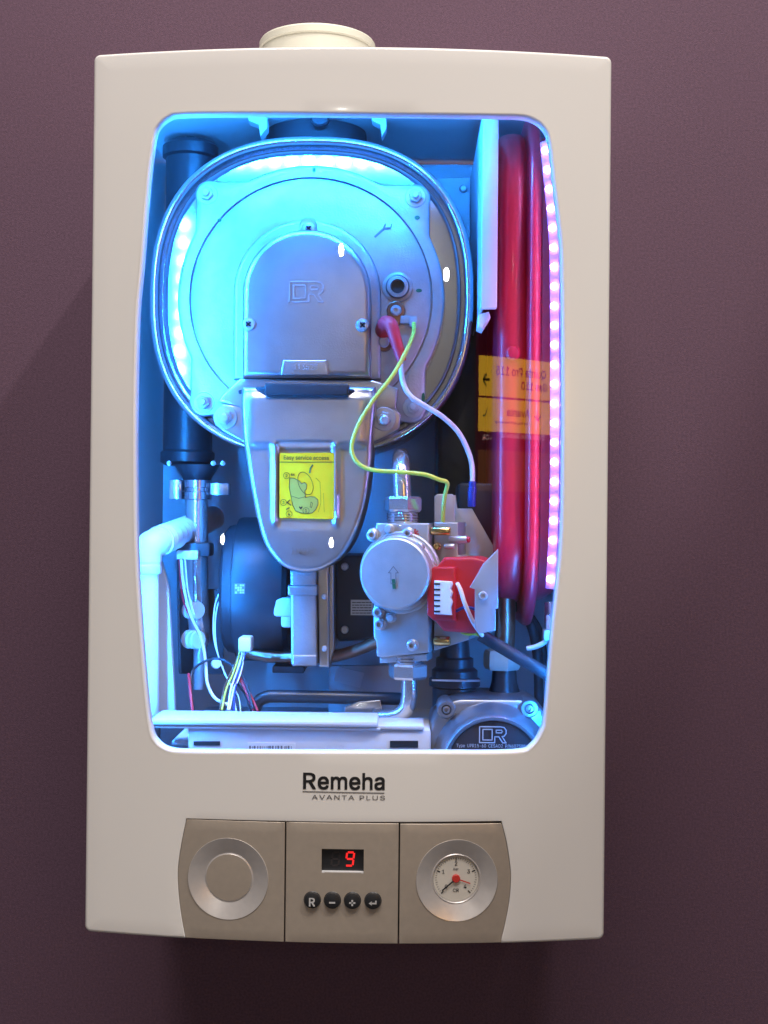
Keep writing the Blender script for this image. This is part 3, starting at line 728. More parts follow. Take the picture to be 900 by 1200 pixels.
# gas pipes with union nuts
gx = P(472, 600, .088)
u1 = MB().lathe((gx.x, .088, 0), (0, 0, 1), [(S(20,.088), P(472,616,.088).z)]+[(S(19.5 if k % 2 else 18,.088), P(472,613-k*1.6,.088).z) for k in range(9)], 40)
gp = ob('gas_pipe', MB().tube(pts([(472,606,.088),(471.5,580,.088),(470.5,560,.089),(470,547,.094),(470,538,.106),(470,535,.13),(470,535,.20)], 0), S(10.5,.088), 24), M_chrome, boiler, 'polished gas pipe bending back above the valve')
ob('thread', u1, M_steel, gp)
z0, z1 = P(472,600,.088).z, P(472,582,.088).z
ob('union_nut', MB().hexn((gx.x, .088, z0), (gx.x, .088, z1), S(22.5,.088), .002), M_chrome, gp)
g2 = P(478, 780, .088)
gq = ob('gas_pipe', MB().tube(pts([(479,775,.088),(479.5,800,.088),(479,818,.088),(475,832,.089),(462,840,.092),(440,842,.098)], 0), S(9.5,.088), 24), M_chrome, boiler, 'polished gas pipe bending left below the valve')
ob('thread', MB().lathe((g2.x, .088, 0), (0, 0, 1), [(S(18.5 if k % 2 else 17,.088), P(478,782-k*1.8,.088).z) for k in range(9)], 40), M_steel, gq)
ob('union_nut', MB().hexn((g2.x, .088, P(478,795,.088).z), (g2.x, .088, P(478,777,.088).z), S(23,.088), .002), M_chrome, gq)

# ------------------------------------------------------------------ expansion vessel (seen edge-on) and its divider plate
VX = P(613, 400, .10).x
vz1, vz0 = P(610, 143, .085).z, P(600, 711, .085).z
vl = []
for cy, cz, a0 in ((.07+.055, vz1-.055, 90), (.07+.055, vz0+.055, 180), (.285-.03, vz0+.03, 270), (.285-.03, vz1-.03, 0)):
    r = .055 if cy < .2 else .03
    for k in range(9): a = R(a0+90*k/8); vl.append((cy+r*math.cos(a), cz+r*math.sin(a)))
vl = resample(vl, 140); vn = loop_normals(vl)
pr_ = [(-.0235, -.022), (-.0232, -.012), (-.0222, -.006), (-.0195, -.0022), (-.015, -.0006), (-.009, 0), (-.0035, -.0006), (-.0005, -.003), (.0005, .000), (.0008, .0085), (.0022, .0115), (.0045, .0125), (.0075, .0125), (.0098, .0115), (.011, .0085), (.0113, .002), (.013, -.002), (.020, -.004), (.028, -.009), (.033, -.018), (.0345, -.028)]
def vring(x, o): return [Vector((VX+x, p[0]+n.x*o, p[1]+n.y*o-(.006*max(0, o/.012) if n.y < -.3 else 0))) for p, n in zip(vl, vn)]
mb = MB().rings([vring(x, o) for x, o in pr_], True, True, True)
vessel = ob('expansion_vessel', mb, M_red, boiler, 'glossy red expansion vessel standing edge-on', angle=50)
ob('vessel_valve', MB().lathe(P(601, 414, .07), (0, -1, 0), [(S(8.5,.07), -.004), (S(8.5,.07), .003), (S(6,.07), .005), (S(3,.07), .0055)], 20), M_red, vessel)
bz1, bz0 = P(574, 128, .06).z, P(574, 362, .06).z
dx0, dx1 = P(564.5, 250, .06).x, P(583, 250, .06).x
dv = MB().box(dx0+.0005, dx0+.002, .062, .292, bz0, bz1); divider = ob('divider_plate', dv, M_back, boiler)
ob('divider_flange', MB().box(dx0, dx1, .056, .064, bz0, bz1, .0012), M_white, divider, 'white vertical flange beside the red vessel')
ob('divider_clip', MB(turn(P(567,376,.065), 0)).prism(gl_([(561,368),(573,365),(575,372),(566,386),(560,383)], .065), .064, .09, .002), M_white, divider)
ob('dark_box', MB().box(P(512,500,.2).x, P(584,500,.2).x, .215, .290, P(540,740,.2).z, P(540,372,.2).z, .006), M_black, boiler, 'black box behind the gas pipe')  # plain black box filling the dark gap beside the heat exchanger
ob('relay_box', MB().pbox(537, 588, 566, 640, .125, .20, .003), M_dark, boiler, 'dark grey electrical box behind the gas valve')
# ledge in the upper right of the back sheet
ob('back_ledge', MB().box(P(440,300,.24).x, dx0, .255, .292, P(520,400,.25).z, P(520,206,.25).z, .002), M_back, boiler)
ob('ledge_rivet', MB().lathe(P(543, 221, .253), (0, -1, 0), [(S(4.5,.25), -.003), (S(4.5,.25), .001), (S(3,.25), .002)], 16), M_zinc, boiler)

# ------------------------------------------------------------------ siphon, steel pipe and white hose on the left
cx = P(219, 300, .20)
bs = MB().lathe((cx.x, .215, 0), (0, 0, 1), [(S(26,.2), P(219,545,.2).z), (S(32,.2), P(219,541,.2).z), (S(32,.2), P(219,530,.2).z), (S(29,.2), P(219,527,.2).z), (S(29,.2), P(219,182,.2).z), (S(33,.2), P(219,180,.2).z), (S(33,.2), P(219,168,.2).z), (S(29,.2), P(219,163,.2).z), (S(7,.2), P(219,160,.2).z), (S(6,.2), P(219,150,.2).z)], 48)
siph = ob('condensate_siphon', bs, M_black, boiler, 'tall black siphon tube behind the heat exchanger')
fx = P(231, 560, .185)
ob('siphon_cone', MB().lathe((fx.x, .185, 0), (0, 0, 1), [(S(14,.185), P(231,575,.185).z), (S(17,.185), P(231,560,.185).z), (S(27,.185), P(231,545,.185).z)], 36), M_black, siph)
for px in (198, 250, 261): ob('screw', MB().cyl(P(px, 543, .165), P(px, 543, .18), S(3,.17), seg=12, bev=.0005), M_zinc, siph)
spx = P(231, 640, .175)
sp = ob('steel_pipe', MB().tube(pts([(231,566,.175),(231,600,.175),(231,660,.175),(232,715,.178),(234,738,.182),(235,750,.188)], 0), S(13,.175), 28), M_chrome, boiler, 'bright steel return pipe with a clamp at its top')
ob('pipe_clamp', MB().lathe((spx.x, .175, 0), (0, 0, 1), [(S(15,.175), P(231,586,.175).z), (S(17,.175), P(231,585,.175).z), (S(17,.175), P(231,577,.175).z), (S(15,.175), P(231,576,.175).z), (S(15,.175), P(231,572,.175).z), (S(17,.175), P(231,571,.175).z), (S(17,.175), P(231,563,.175).z), (S(15,.175), P(231,562,.175).z)], 36).pbox(198, 212, 562, 585, .160, .178, .001).pbox(246, 268, 566, 580, .165, .18, .001), M_steel, sp)
ob('pipe_tail', MB().cyl(P(235,742,.188), P(233,808,.188), S(8.5,.188), S(6,.188), bev=.001), M_zinc, sp)
br2 = MB().pbox(206, 246, 636, 652, .150, .175, .002).tube(pts([(209,634,.148),(209,700,.148),(211,788,.148)], 0), S(1.6,.15), 8)
wb = ob('wire_bracket', br2, M_dark, boiler)
ob('terminal_strip', MB().pbox(206, 232, 645, 656, .142, .152, .002), M_hose, wb)
for py, r_ in ((715, 10), (749, 11)):
    g = MB()
    for k in range(3): g.lathe(P(222+k*3, py, .165), (.7, -.7, 0), [(S(r_-1,.165), -.002+k*.003), (S(r_,.165), -.001+k*.003), (S(r_-1,.165), .0+k*.003)], 24)
    ob('drain_cap', g, M_hose, wb)
ob('bracket_plate', MB().pbox(210, 262, 690, 790, .19, .193, .0005), M_dark, wb)
hz = MB().cyl(P(172,662,.10), P(171,838,.10), S(14,.10), S(16,.10), bev=.001)
hose = ob('drain_hose', hz, M_hose, boiler, 'white drain hose with corrugated elbow at the left edge')
ob('hose_elbow', MB().tube(pts([(172,664,.10),(172,650,.10),(176,640,.102),(183,636,.108),(190,633,.118)], 0), S(17,.10), 20), M_hose, hose)
cg = MB(); a_, b_ = P(187,634,.112), P(250,607,.245)
dirv = (b_-a_); L_ = dirv.length
cg.lathe(a_, dirv, [(S(17.5-2.2*(k % 2)-k*.10,.15), L_*k/24) for k in range(25)], 28)
ob('corrugation', cg, M_hose, hose)
ob('hose_ring', MB().lathe((P(171.5,664,.10).x, .10, 0), (0,0,1), [(S(17,.1), P(171,672,.1).z), (S(18,.1), P(171,670,.1).z), (S(18,.1), P(171,663,.1).z), (S(16,.1), P(171,661,.1).z), (S(16,.1), P(171,659,.1).z), (S(18,.1), P(171,658,.1).z), (S(18,.1), P(171,652,.1).z)], 28), M_hose, hose)
ob('side_bracket', MB().prism(gl_([(180,656),(190,658),(198,690),(206,836),(170,836)], .13), .128, .134, .001), M_back, boiler)

# ------------------------------------------------------------------ wiring at the lower left
def wire(l, y, r, m_): return ob('wire', MB().tube(pts(l, y), S(r*.78, .12), 8), m_, boiler)
wire([(212,655,.141),(216,690,.141),(224,722,.141),(236,748,.14),(241,775,.13),(243,800,.12),(252,818,.105),(268,826,.09)], 0, 2.4, M_wht)
wire([(210,655,.141),(214,700,.142),(225,728,.142),(234,745,.141)], 0, 1.4, M_rw)
wire([(217,655,.142),(220,690,.142),(228,720,.142)], 0, 1.5, M_wht)
wire([(227,832,.09),(223,805,.11),(226,786,.12),(240,775,.125),(256,772,.125),(272,780,.12),(288,800,.105),(296,830,.085)], 0, 2.0, M_black)
wire([(226,835,.085),(224,820,.09),(222,800,.1),(221,790,.11)], 0, 2.2, M_rw)
ob('wire_plug', MB().pbox(279, 294, 747, 764, .112, .135, .002), M_hose, boiler)
for k, (x0, xm, x1, m_) in enumerate(((282,272,260,M_yel),(285,276,267,M_hose),(287,281,269,M_wht),(283,269,258,M_copper),(289,279,274,M_blu))):
    wire([(x0,760,.118),((x0+xm)/2+1,775,.115),(xm,792,.11),((xm+x1)/2-1,808,.1),(x1,832,.085)], 0, 1.5, m_)
wire([(276,786,.115),(286,800,.108),(294,815,.098),(302,833,.085)], 0, 1.6, M_rw)
wire([(273,785,.116),(283,800,.11),(290,815,.10),(297,833,.088)], 0, 1.4, M_rw)
wire([(275,784,.12),(278,800,.115),(288,815,.105),(294,833,.09)], 0, 1.8, M_black)
wire([(262,686,.155),(253,705,.155),(250,730,.15),(252,755,.145),(262,785,.135),(272,808,.12),(277,835,.1)], 0, 1.1, M_hose)
wire([(264,692,.155),(255,710,.155),(252,735,.15),(255,765,.142),(266,795,.13),(279,815,.115),(282,835,.1)], 0, 1.1, M_hose)
ob('wire_tie', MB().lathe(P(253,778,.14), (0.3,-1,0.2), [(S(5,.14), -.003), (S(6,.14), 0), (S(5,.14), .003)], 14), M_hose, boiler)

# ------------------------------------------------------------------ floor of the boiler: black rail, steel plate
ob('black_rail', MB().tube(pts([(298,832,.12),(303,822,.12),(312,817,.12),(330,816,.12),(430,818,.12),(470,819,.12)], 0), S(7.5,.12), 16), M_black, boiler, 'black glossy rail above the electronics tray')
ob('floor_plate', MB().box(P(205,860,.1).x, P(645,860,.1).x, .085, .285, P(400,862,.12).z-.004, P(400,862,.12).z, .001), M_back, boiler)
ob('lower_back_sheet', MB().pbox(385, 470, 780, 850, .24, .245, .001), M_back, boiler)
ob('paper_label', MB().prism(gl_([(396,781),(427,788),(422,806),(391,798)], .24), .2385, .241, 0), M_tray, boiler)
ob('steel_guard', MB().prism(gl_([(404,850),(404,828),(420,822),(446,820),(452,850)], .115), .113, .116, .001), M_steel, boiler)

# ------------------------------------------------------------------ electronics tray
TY = .045
tray = MB()
a = P(220, 852, TY); b = P(505, 900, TY)
z_ = P(360, 852, TY).z; zb = P(360, 905, TY).z
tray.box(a.x, P(505,870,TY).x, TY, .11, zb, z_-.001, .003)
el = ob('electronics_tray', tray, M_tray, boiler, 'light grey plastic electronics tray along the window bottom')
zl = P(300, 844, TY-.006).z
ob('tray_lid', MB().box(P(177,845,TY).x, P(443,845,TY).x, TY-.006, .088, P(300,850,TY).z, zl, .0022), M_tray, el)
ob('tray_lid_lip', MB().box(P(180,850,TY).x, P(446,850,TY).x, TY-.003, .086, P(300,854,TY).z, P(300,850.5,TY).z, .001), M_tray, el)
ob('tray_step', MB().box(P(440,850,TY).x, P(497,850,TY).x, TY-.002, .085, P(470,855,TY).z, P(470,850,TY).z, .001), M_tray, el)
for p0, p1, q0, q1 in ((227,258,868.5,873.5), (457,490,868,876)):
    g = MB(); l = gl_([(p0,q0),(p1,q0),(p1,q1),(p0,q1)], TY); g.prism(l, TY-.0006, TY+.002, 0)
    ob('slot', g, M_black, el)
ob('barcode_label', MB().pbox(290, 346, 870.5, 884, TY-.0008, TY+.001), M_white, el)
g = MB(); px = 293
while px < 343:
    wd = random.choice((.8, 1.4, 2.2)); stroke(g, [(px, 874.5), (px, 884)], wd, TY-.0008, False, .0003); px += wd+random.choice((.9, 1.5))
ob('barcode', g, M_gprint, el)
g = MB()
for cx_ in (386, 400): stroke(g, circ(cx_, 876, 4.5, 3.5, 14), .8, TY-.0001, True)
ob('moulded_mark', g, M_white, el)

# ------------------------------------------------------------------ pump
PY = .045
pc = P(577, 895, PY)
def sq(r, rr, y):
    l = rrect(pc.x-S(r,y), pc.x+S(r,y), pc.z-S(r,y), pc.z+S(r,y), S(rr,y), 10); return l
pm = MB().prism(sq(72, 40, PY+.012), PY+.012, .13, .004)
pm.lathe(pc, (0, -1, 0), [(S(70,PY), -.014), (S(68,PY), -.008), (S(64,PY), -.002), (S(61.5,PY), .006), (S(60,PY), .012), (S(57.5,PY), .0145), (S(54,PY), .014), (S(52.5,PY), .0115)], 72)
pump = ob('pump', pm, M_pump, boiler, 'grey circulation pump with a black lettered nameplate')
ob('nameplate', MB().lathe(pc, (0, -1, 0), [(S(53.5,PY), .008), (S(53.5,PY), .0122), (S(30,PY), .0128), (S(2,PY), .0128)], 64), M_pumpf, pump)
for px, py in ((523,831),(620,830)):
    c = P(px, py, PY+.01)
    ob('screw', MB().lathe(c, (0, -1, 0), [(S(11,PY), -.03), (S(11,PY), .002), (S(9.5,PY), .004), (S(6,PY), .004), (S(5,PY), .001), (S(4.5,PY), .004), (S(2.2,PY), .0042), (S(2,PY), .002)], 24), M_pump, pump)
NY = PY-.0131
e = MB(); emblem(e, 577.5, 861, 31, NY, NY-.0003, .0008, .0001)
def ptext(t, px, py, wpx, hpx):
    c = P(px, py, NY); e.text(t, (c.x, c.z), S(wpx, NY), S(hpx, NY), lambda x, z, d: Vector((x, NY-.0003, z)), .0)
ptext('Type  UPR15-60  CESAO2  P/N60758841', 578, 874.5, 86, 5.2)
ptext('230V ~', 547, 881.5, 18, 4.5); ptext('50Hz  IP42', 605, 882, 26, 4.5)
ob('nameplate_print', e, M_wprint, pump)
bp = P(533, 790, .11)
vb = MB().lathe((bp.x, .115, 0), (0, 0, 1), [(S(26,.11), P(533,850,.11).z), (S(26,.11), P(533,806,.11).z), (S(30,.11), P(533,804,.11).z), (S(30,.11), P(533,796,.11).z), (S(27,.11), P(533,794,.11).z), (S(27,.11), P(533,786,.11).z), (S(22,.11), P(533,782,.11).z), (S(22,.11), P(533,772,.11).z), (S(18,.11), P(533,770,.11).z), (S(16,.11), P(533,745,.11).z)], 40)
dvt = ob('diverter_valve', vb, M_black, boiler, 'black plastic diverter valve left of the pump')
ob('retaining_wire', MB().tube([(bp.x-.02, .088, P(533,797,.09).z), (bp.x, .086, P(533,797,.09).z), (bp.x+.02, .088, P(533,797,.09).z)], .0009, 8), M_zinc, dvt)
cpp = ob('copper_riser', MB().tube(pts([(592,700,.11),(592,730,.11),(591,766,.11)], 0), S(12,.11), 20), M_copper, boiler, 'brown copper riser under the red vessel')
ob('riser_nut', MB().hexn((P(589,785,.10).x, .11, P(589,786,.10).z), (P(589,785,.10).x, .11, P(589,763,.10).z), S(22,.10), .003), M_nutg, cpp)
ob('riser_cone', MB().lathe((P(592,800,.10).x, .11, 0), (0,0,1), [(S(20,.1), P(592,818,.1).z), (S(15,.1), P(592,800,.1).z), (S(14,.1), P(592,784,.1).z)], 32), M_black, cpp)
ob('rubber_hose', MB().tube(pts([(598,708,.15),(612,716,.14),(624,738,.13),(630,775,.13),(632,830,.13)], 0), S(5.5,.14), 12), M_rubber, boiler)
ob('rubber_hose', MB().tube(pts([(606,706,.16),(622,722,.15),(634,745,.145),(640,790,.14)], 0), S(4,.14), 12), M_rubber, boiler)
wt = ob('sensor_lead', MB().tube(pts([(642,712,.10),(643,735,.09),(640,750,.085),(630,757,.085),(618,760,.088)], 0), S(3,.09), 10), M_wht, boiler)
ob('sensor_plug', MB().pbox(637, 648, 738, 751, .078, .09, .001), M_nutg, wt)
ob('sensor_tube', MB().cyl(P(644,706,.10), P(644,740,.095), S(6,.1), bev=.001), M_steel, wt)

# ------------------------------------------------------------------ LED strips fixed inside the casing
def led_strip(path, face, pitch, ledmat, w_=.010, chip=.0055, label=None):
    # flexible tape along a path; every diode is a small domed lens
    path = [Vector(p) for p in path]; face = Vector(face).normalized()
    d = [0.0]
    for a, b in zip(path, path[1:]): d.append(d[-1]+(b-a).length)
    def at(x):
        k = max(i for i in range(len(d)-1) if d[i] <= x+1e-9); t = (path[k+1]-path[k]).normalized(); return path[k]+t*(x-d[k]), t
    rs = []
    for i, p in enumerate(path):
        t = (path[min(i+1, len(path)-1)]-path[max(i-1, 0)]).normalized(); s_ = t.cross(face).normalized()*w_/2
        rs.append([p-s_, p+s_, p+s_-face*.0012, p-s_-face*.0012])
    st_ = ob('led_strip', MB().rings(rs, True, True, True), M_glow_tape, boiler, label)
    n = int(d[-1]/pitch); f0 = None
    for k in range(n):
        c, t = at(d[-1]*(k+.5)/n)
        if f0 is None:
            f0 = ob('led_chip', MB().lathe(c, face, [(chip*.5, -.0002), (chip*.5, .0012), (chip*.42, .0022), (chip*.2, .0028)], 12), ledmat, st_); off = wloc(f0)-c
        else: dup(f0, c+off, st_)
    return st_
# right strip, in view beside the red vessel
rp = [Vector((P(x, y, .040).x, .040, P(x, y, .040).z)) for x, y in ((638,165),(643,215),(647.5,265),(649.5,310),(650,400),(650,500),(649.5,580),(647.5,640),(644.5,690))]
led_strip(catmull(rp, 4), (-.70, -.48, 0), .0151, M_led, .011, .0050, 'white-violet LED strip shining along the right window edge')
# left and top strips, stuck to the back of the window frame and facing inwards
wx0, wx1 = min(p[0] for p in window), max(p[0] for p in window); wz0, wz1 = min(p[1] for p in window), max(p[1] for p in window)
led_strip([(wx0-.006, .024, wz1-.02), (wx0-.012, .024, (wz0+wz1)/2), (wx0-.006, .024, wz0+.02)], (1, .38, 0), .0166, M_ledb)
led_strip([(wx0+.02, .018, 1.8405), ((wx0+wx1)/2, .018, 1.8405), (wx1-.09, .018, 1.8405)], (0, .8, -.6), .0166, M_ledd, .011, .0085)

led_strip([(P(656,700,.016).x, .016, P(656,700,.016).z), (P(651,770,.016).x, .016, P(651,770,.016).z), (P(645,860,.016).x, .016, P(645,860,.016).z)], (-1, .6, 0), .0166, M_ledc)

# ------------------------------------------------------------------ lettering on the casing
def case_put(off): return lambda x, z, d: Vector((x, Yf(x)-off, z))
g = MB(); a, b = PF(355.5, 917), PF(450.5, 917)

for t_, px_, py_, w_, h_, b_ in (('R', 362.8, 915.0, 14.2, 18.4, .0065), ('emeha', 411.6, 915.6, 77.6, 19.0, .014)):
    c = PF(px_, py_); g.text(t_, (c.x, c.z), S(w_, -.02), S(h_, -.02), case_put(.0003), b_)
ob('brand_lettering', g, M_print, boiler, 'black Remeha lettering under the window')
g = MB(); a, b = PF(354.5, 927.3), PF(450.5, 929.3)
for k in range(24):
    p_, q_ = a.lerp(b, k/24), a.lerp(b, (k+1)/24)
    g.add([(v.x, Yf(v.x)-.0003, v.z+d) for v, d in ((p_, .00035), (q_, .00035), (q_, -.00035), (p_, -.00035))], [(0, 1, 2, 3)])
ob('brand_underline', g, M_gprint, boiler)
g = MB(); c = PF(408.3, 934.5); g.text('AVANTA PLUS', (c.x, c.z), PF(451,934).x-PF(365.5,934).x, PF(400,932).z-PF(400,937.2).z, case_put(.0003), .004, 0, 1.15)
ob('model_lettering', g, M_gprint, boiler, 'small grey AVANTA PLUS lettering')

# ------------------------------------------------------------------ control panel in the notch
def nloop(off): 
    l = [v for v in catmull([Vector((v.x, v.z)) for v in notL], 4)]; r_ = [v for v in catmull([Vector((v.x, v.z)) for v in notR], 4)]
    return l, r_
nl, nr = nloop(0)
ztopL = (nl[0].y+nr[0].y)/2-.0006
bk = MB(); 
lp = [(v.x-.004, v.y) for v in nl]+[(v.x+.004, v.y) for v in reversed(nr)]
lp[len(nl)-1] = (lp[len(nl)-1][0], BZ0+.002); lp[len(nl)] = (lp[len(nl)][0], BZ0+.002)
bk.surf(lp, [], lambda x, z: Yf(x)+.008, .012); bk.surf(lp, [], lambda x, z: Yf(x)+.014, .012)
panel = ob('control_panel', bk, M_dark, boiler, 'champagne control panel in three sections at the casing foot')
g1, g2_ = PF(334, 1030).x, PF(467.5, 1030).x
def fascia(loop, holes, label=None, dy=.0003):
    nn = loop_normals(loop); mbf = MB(); bv = .0006
    lo = densify(loop, .006); nn = loop_normals(lo)
    inn = [(p[0]-n.x*bv, p[1]-n.y*bv) for p, n in zip(lo, nn)]
    mbf.surf(inn, holes, lambda x, z: Yf(x)+dy, .008)
    rs = []
    for k in range(4):
        a = R(30*k); rs.append([Vector((p[0]-n.x*bv*(1-math.sin(a)), Yf(p[0])+dy+bv*(1-math.cos(a)), p[1]-n.y*bv*(1-math.sin(a)))) for p, n in zip(lo, nn)])
    rs.append([Vector((p[0], Yf(p[0])+.007, p[1])) for p in lo]); mbf.rings(rs)
    for h in holes: mbf.rings([[Vector((p[0], Yf(p[0])+dy, p[1])) for p in h], [Vector((p[0], Yf(p[0])+.007, p[1])) for p in h]])
    return ob('fascia', mbf, M_fascia, panel, label, angle=40)
gap = .0002
zbot = BZ0+.0005
left = [(v.x+gap, v.y-gap) for v in nl[:-1]]+[(nl[-1].x+gap, zbot)]
right = [(v.x-gap, v.y-gap) for v in nr[:-1]]+[(nr[-1].x-gap, zbot)]
dl, dr_ = PF(267, 1030), PF(535.5, 1032)
DR = S(47.5, -.018)
hole = lambda c, r: [(c.x+r*math.cos(2*math.pi*k/48), c.z+r*math.sin(2*math.pi*k/48)) for k in range(48)]
fascia([left[0]]+left[1:]+[(g1-.0005, zbot), (g1-.0005, left[0][1])], [hole(dl, DR)])
db = PF(401.5, 1009); dw, dh = S(49.5, -.019)/2, S(27.5, -.019)/2
disp_hole = [(db.x-dw, db.z-dh), (db.x+dw, db.z-dh), (db.x+dw, db.z+dh), (db.x-dw, db.z+dh)]
fascia([(g1+.0005, left[0][1]+.0003), (g1+.0005, zbot), (g2_-.0005, zbot), (g2_-.0005, left[0][1]+.0003)], [densify(disp_hole, .006)])
fascia([(g2_+.0005, left[0][1]), (g2_+.0005, zbot)]+list(reversed(right[1:]))+[(right[0][0], left[0][1])], [hole(dr_, DR)])
def dish_of(c, inner_px, depth):
    yc = Yf(c.x)
    # tilted to follow the bowed front
    sl_ = math.atan(2*SAG*(c.x-BCX)/BHW**2)
    return Matrix.Translation((c.x, yc, c.z)) @ Matrix.Rotation(sl_, 4, 'Z'), yc
def mlathe(M, prof, seg=56, **kw): return MB(M).lathe((0, 0, 0), (0, 1, 0), prof, seg, **kw)
MD, _ = dish_of(dl, 28, .006)
rI = S(28.5, -.018)
kn = ob('selector_dial', mlathe(MD, [(DR+.0006, .0012), (DR+.0002, .0000), (DR-.0006, .0002), (rI+.0004, .0044), (rI, .0043), (rI-.0006, .0039), (rI*.5, .0038), (.001, .0038)], 72, cap0=False), M_dish, boiler, 'blank round brushed dial dish on the left of the panel')
ob('dial_disc', mlathe(MD, [(rI-.0003, .0044), (rI-.0008, .0037), (rI*.5, .0035), (.001, .0035)], 56, cap0=False), M_fascia, kn)
MD, _ = dish_of(dr_, 28, .006)
gauge = ob('pressure_gauge', mlathe(MD, [(DR+.0006, .0012), (DR+.0002, .0000), (DR-.0006, .0002), (rI+.0006, .0052), (rI, .0046), (rI-.0006, .0050), (rI-.0008, .009)], 72, cap0=False, cap1=False), M_dish, boiler, 'round pressure gauge in brushed dish')
ob('dial_face', mlathe(MD, [(rI-.0007, .0070), (rI-.0009, .0066), (.001, .0066)], 56, cap0=False), M_dial, gauge)
def face(p, d): return MD @ Vector((p[0], .0066-d, p[1]))
U = S(1, -.018)
tk = MB()
def fbar(mb_, a, b, w_, d=.0003):
    a, b = Vector(a)*U, Vector(b)*U; t = (b-a).normalized(); n = Vector((-t.y, t.x))*w_*U/2
    mb_.add([face(q, d) for q in (a+n, b+n, b-n, a-n)], [(0, 1, 2, 3)])
for k in range(41):
    a = R(225-270*k/40); r1_ = 24.5; r0_ = 20.5 if k % 10 == 0 else (22 if k % 5 == 0 else 22.8)
    fbar(tk, (r0_*math.cos(a), r0_*math.sin(a)), (r1_*math.cos(a), r1_*math.sin(a)), 1.3 if k % 10 == 0 else .5)
for t, x, z, h in (('0',-11.5,-9.5,4.5),('1',-15,8,4.5),('2',0,17.5,4.8),('3',15,8,4.5),('4',11,-9.5,4.5),('bar',0,11,3),('CR',0,-14,4)):
    tk.text(t, (x*U, z*U), None, h*U, lambda x_, z_, d: face((x_, z_), .0003), .005)
ob('gauge_scale', tk, M_print, gauge)
nd = MB(); fbar(nd, (2, 1.5), (-16.5, -14), 1.8, .0014); ob('black_needle', nd, M_print, gauge)
nd = MB(); fbar(nd, (0, 0), (17, -6), 1.4, .0010); ob('red_needle', nd, M_rmark, gauge)
ob('needle_hub', mlathe(MD, [(4.8*U, .0064), (4.8*U, .0050), (4*U, .0046), (.3*U, .0046)], 24), M_rmark, gauge)
ob('gauge_glass', mlathe(MD, [(rI-.0007, .0042), (rI*.7, .0040), (.001, .0039)], 48, cap0=False), M_pane, gauge)

# display
yd = Yf(db.x)
ds = ob('display', MB().box(db.x-dw-.001, db.x+dw+.001, yd+.0035, yd+.006, db.z-dh-.001, db.z+dh+.001), M_black, boiler, 'small black display showing a red 9')
ob('display_ledge', MB().box(db.x-dw+.0002, db.x+dw-.0002, yd+.0004, yd+.0045, db.z-dh-.0004, db.z-dh+.0007), M_white, ds)
segs = {'a': ((-1,2),(1,2)), 'b': ((1,2),(1,0)), 'c': ((1,0),(1,-2)), 'd': ((-1,-2),(1,-2)), 'e': ((-1,0),(-1,-2)), 'f': ((-1,2),(-1,0)), 'g': ((-1,0),(1,0))}
def digit(cx_, on, m_, nm):
    g = MB(); c = PF(cx_, 1008); u = S(4.2, -.018); s_y = S(3.9, -.018)
    for k in on:
        (x0_, z0_), (x1_, z1_) = segs[k]
        sk = lambda x, z: Vector((c.x+x*u+z*.0003, yd+.0032, c.z+z*s_y))
        a, b = sk(x0_, z0_), sk(x1_, z1_); d = (b-a).normalized(); n = Vector((-d.z, 0, d.x))*.0007; a, b = a+d*.0005, b-d*.0005
        g.rings([[a+n, b+n, b-n, a-n], [q+Vector((0, .0004, 0)) for q in (a+n, b+n, b-n, a-n)]], True, True, True)
    return ob(nm, g, m_, ds)
digit(409.8, 'abcdfg', M_seg, 'lit_digit'); digit(393, 'abcdefg', M_segoff, 'dark_digit')
# buttons
for px, py, t in ((366,1054.5,'R'),(389.5,1055,'minus'),(413,1055.3,'plus'),(437,1055.5,'enter')):
    c = PF(px, py); r_ = S(9.6, -.019)
    words = {'R': 'black button marked R', 'minus': 'black button marked with a minus', 'plus': 'black button marked with a plus', 'enter': 'black button marked with a return arrow'}
    btn = ob('button', MB().lathe(c, (0, -1, 0), [(r_*1.08, -.003), (r_*1.06, -.0002), (r_, .0002), (r_, .0012), (r_*.93, .0022), (r_*.6, .0028), (.0004, .0030)], 32), M_black, boiler, words[t])
    g = MB(); yb = c.y-.0033
    def gb(a, b, w_):
        a, b = Vector((c.x+S(a[0],-.02), yb, c.z+S(a[1],-.02))), Vector((c.x+S(b[0],-.02), yb, c.z+S(b[1],-.02))); d = (b-a).normalized(); n = Vector((-d.z, 0, d.x))*S(w_,-.02)/2
        g.add([a+n, b+n, b-n, a-n], [(0, 1, 2, 3)])
    if t == 'R': g.text('R', (c.x, c.z-.0008), None, S(9.5,-.02), lambda x, z, d: Vector((x, yb, z)), .008)
    if t in ('minus', 'plus'): gb((-3.6,-1.4), (3.6,-1.4), 2.0)
    if t == 'plus': gb((0,-5), (0,2.2), 2.0)
    if t == 'enter':
        gb((-2,-1.8), (4.4,-1.8), 1.8); gb((3.6,-1.5), (3.6,1.6), 1.8)
        v4 = [(-4.8,-1.8),(-1.2,.8),(-1.2,-4.4)]; g.add([(c.x+S(a,-.02), yb, c.z+S(b,-.02)) for a, b in v4], [(0, 1, 2)])
    ob('symbol', g, M_wprint, btn)

